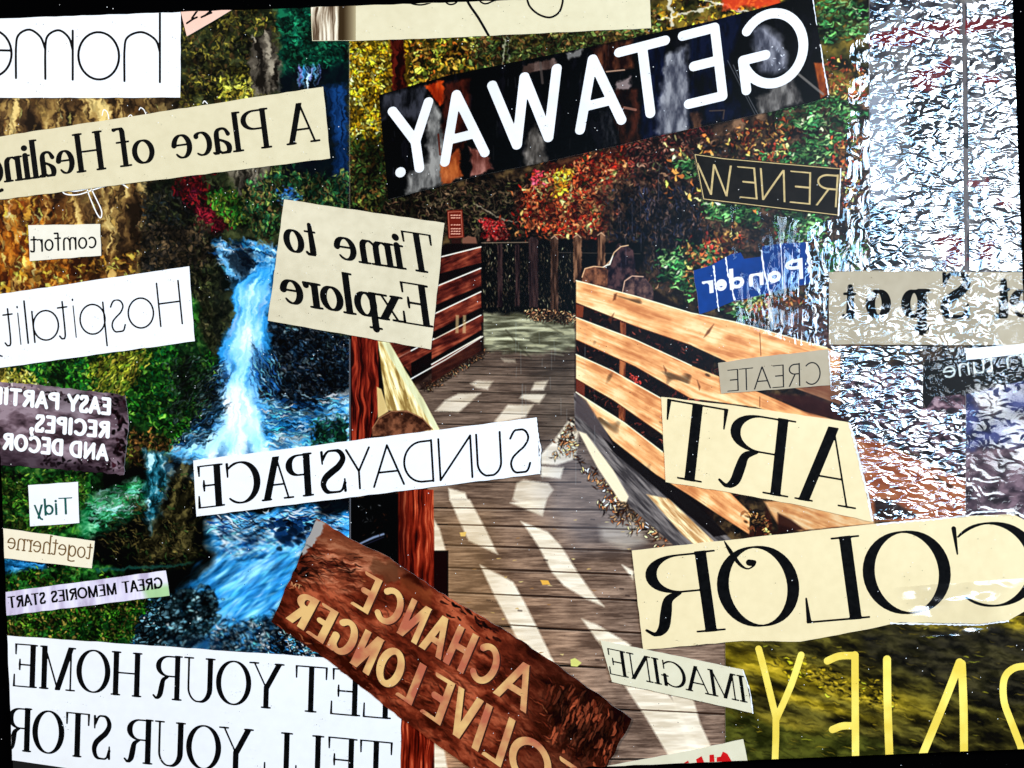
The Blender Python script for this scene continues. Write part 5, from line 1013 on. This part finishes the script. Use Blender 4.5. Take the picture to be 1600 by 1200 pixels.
# ------------------------------------------------------------------ prints and clippings
def sheet(name, label, cat, poly, mat, z0, th=.28, group=None, **k):
    o = slab(name, poly, mat, z0, th, **k); tag(o, label, cat, group); o['top'] = z0 + th + .02; return o, z0 + th + .03
WP = paint_waterfall(); BP = paint_bridge(); OT = paint_others()
A0, A1, A2 = 0., .42, .80
wf, _ = sheet('waterfall_print', 'glossy colour print of a blue waterfall between mossy rocks and an orange cliff', 'photo print', [(-60, -40), (545.3, -40), (545.3, 1100), (-60, 1100)], printed('waterfall print', WP), A0, jag=0)
for q, w_ in ((Z(1, 265, 835, 290, 865, 350, 868, 420, 845, 500, 822, 540, 820, 570, 838), 1.8), (Z(1, 290, 848, 340, 852, 400, 838), 2.4), (Z(1, 385, 835, 400, 880, 430, 950, 448, 972, 452, 940, 420, 870, 400, 830), 1.8), (Z(1, 455, 515, 462, 490, 478, 500, 485, 530), 1.5), (Z(1, 620, 490, 628, 480, 642, 490, 650, 508), 1.4), (Z(1, 905, 460, 912, 450, 925, 462), 1.4), (Z(1, 572, 520, 582, 512, 590, 520), 1.3)):
    brush(wf, [q], w_, ink('white flourish', (1, .98, .95)), A0 + .30, 'pen_flourish')
br, _ = sheet('boardwalk_print', 'glossy colour print of a wooden footbridge with plank handrails in autumn woods', 'photo print', [(545.6, -60), (1512, -60), (1512, 1030), (1300, 1260), (545.6, 1260)], printed('boardwalk print', BP), A0, jag=0)
rm, _ = sheet('room_reflection_print', 'pale sheet painted with dark red and black room reflections behind crinkled shiny tape at top right', 'photo print', [(1358, -60), (1640, -60), (1640, 436), (1358, 436)], printed('room reflection print', OT['room']), A1, jag=.2, seed=1)
dk, _ = sheet('dusk_print', 'dusky blue and brown print at the right edge above the big cream word', 'photo print', [(1509, 560), (1660, 560), (1660, 830), (1509, 830)], printed('dusk print', OT['dusk']), A1, jag=.2, seed=2)
WHITE = paper('white magazine paper', (.955, .955, .965), .02, .5, .12, .05); CREAM = paper('cream paper', (.87, .82, .68), .035); CREAM2 = paper('warm cream paper', (.93, .845, .66), .03, .45, .1); IVORY = paper('ivory paper', (.93, .9, .83), .03)
GREIGE = paper('grey beige paper', (.70, .64, .54), .04, .45, .1)
GREEN = paper('pale green cream paper', (.88, .84, .72), .03)
PINK = paper('pink paper', (.96, .78, .7), .03)
mo, zt = sheet('moor_clipping', 'golden moorland clipping with tall yellow hand-drawn capitals, bottom right', 'clipping', [(1133, 985), (1660, 935), (1660, 1180), (1430, 1220), (1133, 1220)], printed('moor print', OT['moor']), A1, jag=.2, seed=3)
YEL = ink('yellow lettering', (.93, .80, .30), .4, (1, .9, .42))
H = lambda *a: Z(9, *a)
brush(mo, [H(415, 668, 440, 760, 490, 965), H(605, 695, 560, 830, 492, 985), H(492, 970, 492, 1060, 488, 1180)], 10.5, YEL, zt)
brush(mo, [H(722, 722, 775, 700, 845, 698), H(845, 695, 846, 900, 848, 1180), H(745, 1028, 790, 1012, 846, 1012)], 11.5, YEL, zt)
brush(mo, [H(988, 715, 990, 900, 1000, 1180), H(1322, 735, 1330, 930, 1332, 1180), H(1312, 728, 1250, 890, 1130, 1180)], 12.5, YEL, zt)
brush(mo, [H(1640, 745, 1560, 752, 1512, 800, 1510, 900, 1545, 1000, 1590, 1120, 1600, 1200), H(1640, 745, 1640, 1200)], 11, YEL, zt)

def words(name, label, poly, paper_, z0, lines, seed=0, **k):
    o, zt = sheet(name, label, 'clipping', poly, paper_, z0, seed=seed, **k)
    for q, w, f, m, *tr in lines: line(o, q, w, f, m, zt, *(tr or []))
    return o, zt
CL = 'word_clipping'
Zq = lambda k, *c: Z(k, *c)
W9 = lambda k, t, a, b: (t, ZO[k][0] + a * .35, ZO[k][0] + b * .35)
words(CL, 'white clipping with the word home in thin rounded letters, top left corner', [(-60, -40), (283, -40), (281.5, 152.5), (-60, 153)], WHITE, A1,
      [(Zq(1, 722, 372, -130, 348, -130, 6, 722, 22), [W9(1, 'h', 719, 550), W9(1, 'o', 537, 345), W9(1, 'm', 330, 66), W9(1, 'e', 57, -132)], 'hair', BLACK)])
pk, zt = sheet('pink_clipping', 'tiny pink triangular clipping with a black italic letter fragment, top left', 'clipping', Zq(1, 805, 40, 1060, 20, 1040, 42, 835, 163), PINK, A1 + .3, seed=5)
brush(pk, [Zq(1, 895, 30, 858, 82), Zq(1, 835, 105, 860, 88, 880, 78), Zq(1, 955, 38, 915, 72), Zq(1, 900, 78, 925, 66, 945, 58)], 3, BLACK, zt)
sy, zt = sheet('script_clipping', 'cream clipping with black handwritten script and a brown wood-grain left end, top centre', 'clipping', [(484, -30), (1014, -30), (1017.5, 44), (800, 54), (700, 59), (550, 64), (488, 64)], CREAM, A1, seed=6)
wb = slab('wood_grain_end', [(484, -30), (556, -30), (556, 63.2), (489, 63.2)], printed('weathered boards print', OT['boards']), A1 + .281, .012, sy, jag=0)
for p, w in ((Zq(2, 325, -10, 350, 15, 395, 22, 440, 10, 455, -10), 2.6), (Zq(2, 490, -10, 515, 18, 545, 16, 570, -12), 2.6), (Zq(2, 590, -15, 615, 30, 650, 80, 695, 158), 4), (Zq(2, 640, -15, 665, 12, 690, 16, 730, 0, 800, -5), 2.6), (Zq(2, 865, -12, 880, 30, 920, 65, 970, 78, 1010, 55, 1026, 10, 1024, -12), 3.2)):
    brush(sy, [p], w, BLACK, zt, 'letter')
words(CL, 'long cream clipping reading A Place of Healing in black serif type', [(-60, 222.5), (505, 135.5), (516, 247.5), (-60, 319.5)], CREAM, A1,
      [(Zq(1, 1432, 630, -60, 826, -82, 655, 1409, 450), [W9(1, 'A', 1420, 1268), W9(1, 'Place', 1205, 762), W9(1, 'of', 686, 508), W9(1, 'Healing', 465, -70)], 'roman', BLACK)], seed=8)
words(CL, 'small ivory clipping with the word comfort over the orange cliff', [(44, 352), (156.5, 350), (158, 399.5), (46.5, 408)], IVORY, A1,
      [(Zq(1, 430, 1110, 135, 1128, 133, 1045, 428, 1028), [W9(1, 'comfort', 431, 134)], 'note', BLACK)], seed=9)
words(CL, 'tilted cream square clipping reading Time to Explore beside the waterfall', [(444, 311.5), (694.5, 348.5), (673.5, 546), (418.5, 501)], paper('speckled cream paper', (.86, .81, .69), .06), A1,
      [([(676, 428), (443, 393), (433, 331), (666, 366)], [('Time', 678, 520), ('to', 494, 441)], 'bookb', BLACK), ([(675, 512), (437, 473), (429, 408), (666, 446)], [('Explore', 673, 436)], 'bookb', BLACK)], seed=10)
words(CL, 'white clipping with the word Hospitality in hairline letters, left edge', [(-60, 468.5), (295.7, 416), (304.5, 533), (-60, 583)], WHITE, A1,
      [(Zq(4, 818, 362, -140, 484, -160, 290, 798, 163), [W9(4, 'H', 808, 705), W9(4, 'o', 686, 567), W9(4, 's', 556, 491), W9(4, 'p', 470, 352), W9(4, 'i', 335, 327), W9(4, 't', 306, 255), W9(4, 'a', 262, 143), W9(4, 'l', 121, 113), W9(4, 'i', 88, 80), W9(4, 't', 62, 12), W9(4, 'y', 4, -90)], 'hair2', BLACK)], seed=11)
WINK = ink('white lettering', (.95, .95, .95)); CW = ink('warm white lettering', (.88, .87, .86), .4, (.93, .92, .92))
words('party_clipping', 'mauve paint-splashed clipping reading easy parties recipes and decor in white', [(-60, 592), (60, 601), (196, 618), (199, 640), (201.5, 662), (193.5, 742), (100, 734), (-60, 722)], printed('mauve splash print', OT['mauve']), A1,
      [(Zq(4, 498, 770, -90, 712, -85, 632, 500, 690), [W9(4, 'EASY', 496, 300), W9(4, 'PARTIES', 266, -85)], 'bold', WINK, 4), (Zq(4, 492, 873, 150, 843, 155, 762, 495, 795), [W9(4, 'RECIPES,', 491, 133)], 'bold', WINK, 4),
       (Zq(4, 489, 975, 12, 922, 15, 843, 492, 898), [W9(4, 'AND', 486, 310), W9(4, 'DECOR', 283, 13)], 'bold', WINK, 4)], seed=12, jag=1.2, step=6)
words(CL, 'small white clipping with the word Tidy in dark green letters', [(44, 758), (122, 752.7), (124, 817), (47, 822.5)], WHITE, A1,
      [([(114, 803), (50, 807), (48, 780), (113, 777)], [('Tidy', 113.5, 53)], 'tidy', ink('dark green ink', (.08, .3, .27)))], seed=13)
words(CL, 'ivory clipping with the word togetherness in brown slab type, left edge', [(-20, 822), (148, 845.3), (143.5, 888), (-20, 869)], paper('yellowish ivory paper', (.96, .91, .8), .02), A1,
      [(Zq(7, 413, 270, 28, 222, 36, 137, 421, 186), [W9(7, 'togetherne', 414, 34)], 'slab', ink('brown ink', (.42, .31, .17)))], seed=14)
words('label_strip', 'narrow lilac strip with the bold capitals great memories start above the grass', [(-20, 929), (259, 891.3), (265, 930.5), (-20, 965.5)], printed('lilac strip print', OT['lilac']), A1,
      [(Zq(7, 728, 397, 38, 488, 32, 436, 722, 345), [W9(7, 'GREAT', 726, 545), W9(7, 'MEMORIES', 520, 228), W9(7, 'START', 204, 36)], 'semi', BLACK)], seed=15)
words('headline_clipping', 'large white clipping reading let your home tell your story, bottom left corner', [(-20, 991), (12, 993), (628, 1036), (625, 1260), (-20, 1260), (-20, 1180), (21, 1187), (21, 1260), (-20, 1260)][:4] + [(110, 1260), (104, 1200), (21, 1188), (-20, 1185)], WHITE, A1,
      [([(613, 1124), (20, 1072), (22, 1005), (615, 1051)], [('LET', 612, 461), ('YOUR', 444, 239), ('HOME', 222, 21)], 'fine', BLACK), ([(611, 1233), (15, 1172), (17, 1104), (613, 1160)], [('TELL', 613, 412), ('YOUR', 396, 194), ('STORY', 174, -38)], 'fine', BLACK)], seed=16)
s, zt = words(CL, 'long white clipping reading Sunday Space across the middle post', [(302, 719.5), (838.5, 652.2), (844, 740), (307, 807)], WHITE, A1,
      [(Zq(5, 890, 1022, 60, 1105, 48, 920, 880, 822), [('S', 829, 796), ('U', 784, 744), ('N', 738, 685), ('D', 677, 630), ('A', 631, 581), ('Y', 580, 541)], 'day', BLACK),
       ([(545, 768), (308, 795), (304, 729), (541, 700)], [('S', 541, 500), ('P', 489, 447), ('A', 458, 407), ('C', 407, 354), ('E', 350, 308)], 'space', BLACK)], seed=17)
torn(s, Zq(5, 908, 780, 915, 850, 928, 920, 922, 1030), 2.4, zt, 3)
g, zt = words('getaway_clipping', 'dark photo strip with the big white word Getaway, tilted at top', [(592, 149), (700, 118), (900, 78), (1100, 36), (1268, -8), (1284, 80), (1296, 152), (1253, 164), (1040, 210), (880, 247), (760, 272), (607, 312)], printed('dark indoor print', OT['getaway']), A2,
      [([(1268, 125), (618, 279), (602, 170), (1254, 0)], [('G', 1262, 1152), ('E', 1130, 1062), ('T', 1053, 966), ('A', 972, 892), ('W', 884, 768), ('A', 758, 681), ('Y', 684, 613), ('.', 627, 611)], 'round', CW)], seed=18)
torn(g, [(1270, 0), (1276, 40)], 1.2, zt, 5); torn(g, Zq(3, 690, 200, 705, 300, 728, 425), 1.8, zt, 6)
GOLD = ink('tan lettering', (.72, .62, .42)); GREY = ink('dark grey ink', (.07, .065, .065)); GREYL = ink('light grey ink', (.75, .77, .75))
def darkp(name, c): return paper(name, c, .25, .4, .08)
rn, zt = words(CL, 'dark brown clipping with the word Renew in thin tan capitals', [(1084, 239.5), (1130, 246), (1315.5, 262), (1311, 339), (1098, 313)], darkp('dark brown paper', (.10, .085, .07)), A1,
      [(Zq(3, 762, 925, 172, 866, 146, 728, 772, 780), [W9(3, 'R', 768, 672), W9(3, 'E', 648, 552), W9(3, 'N', 534, 425), W9(3, 'E', 405, 322), W9(3, 'W', 304, 150)], 'light', GOLD)], seed=19)
brush(rn, [[(1086, 241.5), (1130, 248), (1313, 264), (1309, 336), (1099.5, 311), (1086, 241.5)]], 1.3, GOLD, zt, 'border', sm=False)
torn(rn, Zq(3, 783, 750, 778, 860, 772, 965), 2, zt, 7)
BLUE = paper('blue paper', (.04, .22, .50), .12, .4, .1)
pd, zt = words('blue_clipping', 'torn blue clipping with the word Ponder in white, creased by tape', Zq(6, 125, 122, 200, 100, 265, 65, 290, 50, 335, 42, 350, 70, 425, 60, 432, 15, 520, 0, 625, -5, 650, 180, 530, 200, 450, 225, 300, 260, 240, 285, 150, 318), BLUE, A1,
      [(Zq(6, 612, 158, 165, 228, 160, 135, 608, 66), [W9(6, 'P', 612, 534), W9(6, 'o', 514, 455), W9(6, 'n', 436, 370), W9(6, 'd', 350, 285), W9(6, 'e', 272, 222), W9(6, 'r', 212, 162)], 'semi', CW)], seed=20, jag=.9)
for i, q in enumerate((Zq(6, 215, 100, 225, 200, 238, 305), Zq(6, 268, 62, 280, 140, 310, 255), Zq(6, 428, 30, 440, 120, 466, 232), Zq(6, 514, 2, 520, 100, 524, 205))):
    torn(pd, q, 2.2 if i != 3 else 1.2, zt, 20 + i, name='torn_crease')
torn(pd, Zq(6, 630, -5, 640, 80, 655, 185), 4, zt, 30)
cr_, zt = words(CL, 'small grey beige clipping with the word Create on the handrail', [(1122, 567), (1160, 561), (1294, 545.5), (1297.5, 602), (1126.5, 615)], GREIGE, A1,
      [(Zq(6, 692, 630, 278, 662, 275, 566, 690, 526), [W9(6, 'C', 692, 625), W9(6, 'R', 600, 548), W9(6, 'E', 528, 475), W9(6, 'A', 470, 392), W9(6, 'T', 392, 328), W9(6, 'E', 325, 274)], 'light', GREY)], seed=21)
torn(cr_, Zq(6, 728, 480, 735, 560, 738, 632), 2, zt, 9)
ar, zt = words(CL, 'big cream clipping with the word Art in bold serif capitals on the handrail', Zq(6, -20, 686, 0, 688, 330, 728, 660, 775, 822, 800, 845, 880, 880, 1040, 925, 1245, 600, 1170, 300, 1115, 0, 1066), CREAM2, A1,
      [(Zq(6, 872, 1192, 0, 1042, 38, 700, 908, 850), [W9(6, 'A', 868, 592), W9(6, 'R', 566, 250), W9(6, 'T', 262, -12)], 'didone', BLACK)], seed=22)
torn(ar, Zq(6, 822, 802, 845, 880, 882, 1040, 905, 1130, 925, 1240), 3.6, zt, 10)
CARV = ink('carved tan letters', (.72, .38, .27), .5, (.9, .72, .45)); SHD = ink('dark carved rim', (.2, .06, .03), .5)
rk, zt = sheet('rock_clipping', 'red carved rock clipping reading a chance live longer, tilted down to the right', 'clipping', [(495, 810), (548, 842), (600, 866), (640, 893), (702, 934), (790, 985), (865, 1034), (987, 1123), (949, 1196), (920, 1260), (840, 1260), (742, 1205), (630, 1125), (520, 1037), (424, 971)], printed('red rock print', OT['rock']), A2 + .02, jag=1.3, step=9, seed=29)
for dx, dy, mt, dz in ((2.2, 1.6, SHD, 0), (0, 0, CARV, .03)):
    sh = lambda q: [(a + dx, b + dy) for a, b in q]
    if dz: rpar = rk
    else: rpar = rk
    line(rk, sh(Zq(8, 872, 960, 78, 464, 143, 318, 947, 782)), [('A', 835 + dx, 783 + dx), ('CHANCE', 777 + dx, 559 + dx)], 'carve', mt, zt + dz, 6)
    line(rk, sh([(783, 1199), (446, 965), (471, 921), (806, 1126)]), [('LIVE', 794 + dx, 668 + dx), ('LONGER', 655 + dx, 459 + dx)], 'carve', mt, zt + dz, 6)
    line(rk, sh([(905, 1284), (785, 1201), (805, 1134), (926, 1215)]), [('TO', 915 + dx, 797 + dx)], 'carve', mt, zt + dz, 6)
line(rk, Zq(7, 1346, 402, 1300, 385, 1303, 368, 1349, 384), [('TM', 983 * 0 + 471, 455)], 'semi', CARV, zt)
im, zt = words(CL, 'small pale clipping with the word Imagine in serif capitals on the deck boards', [(938, 1000), (1161.5, 1046), (1176.5, 1114), (956, 1065)], GREEN, A2 + .02,
      [([(1168, 1098), (954, 1053), (948, 1012), (1162, 1056)], [('IMAGINE', 1165, 950)], 'caps', BLACK)], seed=23)
torn(im, Zq(9, 345, 765, 375, 850, 390, 955), 1.8, zt, 11)
rd, zt = sheet('red_word_clipping', 'cream clipping with red letter tips cut off at the bottom edge', 'clipping', [(940, 1198), (1080, 1172), (1161, 1154.5), (1172, 1210), (940, 1240)], GREEN, A2 + .02, seed=24)
RED = ink('red ink', (.75, .05, .06))
for L in (Zq(9, 255, 1125, 275, 1135, 300, 1180, 300, 1220, 225, 1220, 228, 1150, 245, 1148), Zq(9, 195, 1140, 215, 1138, 222, 1220, 196, 1220), Zq(9, 135, 1160, 160, 1145, 190, 1220, 165, 1220, 140, 1180), Zq(9, 75, 1180, 100, 1165, 120, 1220, 80, 1220)):
    flat('letter', [L], RED, zt, rd)
co, zt = words(CL, 'large cream clipping with the word Color in ornate serif capitals', [(987, 860), (1113, 846)] + Zq(9, 300, 180, 650, 140, 930, 110, 1200, 85, 1340, 75, 1550, 66, 1600, 92, 1680, 96, 1680, 470, 1600, 500, 1530, 540, 1400, 556, 1050, 548, 900, 580, 600, 635) + [(1160, 1001), (1005, 1015)], CREAM2, A2,
      [(Zq(9, 1700, 462, -100, 615, -150, 262, 1650, 78), [W9(9, 'C', 1668, 1297), W9(9, 'O', 1270, 880), W9(9, 'L', 888, 604), W9(9, 'O', 594, 230), W9(9, 'R', 244, -112)], 'didone', BLACK)], seed=25)
brush(co, [Zq(9, 262, 188, 290, 235, 330, 290, 365, 310, 392, 296, 396, 280)], [2, 6.4, 5, 2.4, 3, 6], BLACK, zt + .02, 'letter_tail')
brush(co, [Zq(9, 372, 282, 388, 284)], 10, BLACK, zt + .03, 'letter')
torn(co, Zq(9, 940, 112, 1100, 95, 1230, 86, 1345, 72, 1370, 58, 1550, 48, 1600, 78, 1680, 88), 2.8, zt, 12)
torn(co, Zq(9, 1000, 552, 1200, 556, 1400, 560, 1530, 542), 2.4, zt, 13)  # white strip stands in for the glare along the lower right edge
sp, zt = words(CL, 'beige clipping with the word Spot in black bold serif under shiny rippled tape', Zq(6, 728, 130, 900, 122, 1700, 132, 1700, 455, 728, 452), GREIGE, A2,
      [(Zq(6, 1660, 335, 760, 338, 760, 160, 1660, 160), [W9(6, 't', 850, 785)], 'wide', BLACK), (Zq(6, 1660, 335, 760, 338, 760, 130, 1660, 130), [W9(6, 'S', 1360, 1225), W9(6, 'p', 1180, 1050), W9(6, 'o', 1005, 892), W9(6, 'et', 1650, 1465)], 'wide', BLACK)], seed=26)
nt, zt = words(CL, 'black clipping with the grey words in tune at the right edge', Zq(6, 1150, 530, 1340, 500, 1700, 470, 1700, 590, 1480, 640, 1345, 672, 1200, 685, 1160, 740, 1145, 700), darkp('black glossy paper', (.05, .05, .05)), A2,
      [(Zq(6, 1630, 545, 1232, 608, 1222, 530, 1620, 462), [W9(6, 'tune', 1470, 1235), W9(6, 'in', 1640, 1518)], 'note', GREYL)], seed=27)
ws, _ = sheet('blank_clipping', 'blank white paper scrap above the black clipping, right edge', 'clipping', Zq(6, 1338, 470, 1700, 440, 1700, 480, 1420, 515, 1340, 522), WHITE, A2 + .3, seed=28)

# ------------------------------------------------------------------ clear tape
TP = 1.5
def tape(name, label, poly, mat, z, group='clear tape strips over the right side'):
    p = clip_poly(poly); A = sum(p[i][0] * p[(i + 1) % len(p)][1] - p[(i + 1) % len(p)][0] * p[i][1] for i in range(len(p)))
    p = rough_edge(p[::-1] if A > 0 else p, 20, .4, 1)
    o = link(name, [wx(x, y, z * MM) for x, y in p], [tuple(range(len(p)))], [mat]); tag(o, label, 'tape', group); return o
tape('clear_tape', 'wide rippled clear tape glaring white over the pale sheet of painted reflections', [(1359, -60), (1501, -60), (1506, 424), (1359, 424)], RF := film('rippled film', .0011, 1, 1.5, 205, .24, .12), TP)
tape('clear_tape', 'rippled glaring clear tape piece in the top right corner beyond the grey seam', [(1509, -60), (1640, -60), (1640, 424), (1514, 424)], RF, TP)
tape('clear_tape', 'rippled clear tape strip laid across the word Spot', [(1296, 425), (1640, 427), (1640, 540), (1294, 539)], SF := film('rippled film fine', .0019, 1.0, 1.2, 185, .17, .10, patchy=1), TP)
tape('clear_tape', 'rippled clear tape beside the word Art over the end of the handrail', [(1296, 541), (1440, 541), (1441, 640), (1508, 640), (1508, 808), (1366, 812), (1328, 662), (1298, 640)], film('rippled film low', .0010, 1, 1.9, 200, .24, .12), TP)
tape('clear_tape', 'small clear tape piece over the words in tune at the right edge', [(1441, 541), (1640, 541), (1640, 599), (1508, 599), (1508, 639), (1442, 639)], film('rippled film thin', .0016, 1.2, 1.2, 230, .07, .07, patchy=1), TP)
tape('clear_tape', 'smoother clear tape piece over the dusky blue print', [(1509, 600), (1640, 600), (1640, 806), (1509, 806)], film('smooth film', .0005, 1, 1.5, 150, .12, .1, patchy=1), TP)
tape('clear_tape', 'vertical streaky clear tape strip left of the pale sheet of painted reflections', [(1328, 60), (1358, 50), (1358, 424), (1295, 424), (1290, 540), (1250, 540), (1262, 350), (1316, 342), (1322, 240)], film('streaky film', .0013, 1.3, .8, 190, .10, .07, .35), TP)
tape('clear_tape', 'patchy clear tape between the dark Renew clipping and the blue one', [(1140, 322), (1250, 345), (1246, 540), (1150, 505)], film('faint film', .0012, 1.5, .6, 170, .09, .07, .5, patchy=1), TP)
tape('clear_tape', 'clear tape along the lower right edge of the Color clipping', [(1330, 922), (1640, 900), (1640, 985), (1350, 1000)], film('corner film', .0035, .4, 1.6, 60, .12, .16, patchy=1), TP)

# ------------------------------------------------------------------ specks that stand in for salt-and-pepper noise
R = random.Random(9)
dv, df, dm = [], [], []
for i in range(1500):
    x, y = R.uniform(-10, 1610), R.uniform(-10, 1210); r_ = R.uniform(.45, .8); k = len(dv)
    for a in range(5): dv.append(wx(x + r_ * math.cos(a * 1.2566), y + r_ * math.sin(a * 1.2566), 1.7 * MM))
    df.append((k + 4, k + 3, k + 2, k + 1, k)); dm.append(i % 2)
o = link('noise_speck', dv, df, [paper('white dust', (.95, .95, .95)), paper('black dust', (.03, .03, .03))], dm); tag(o, 'salt-and-pepper noise as fine black and white specks over collage and table', kind='stuff')
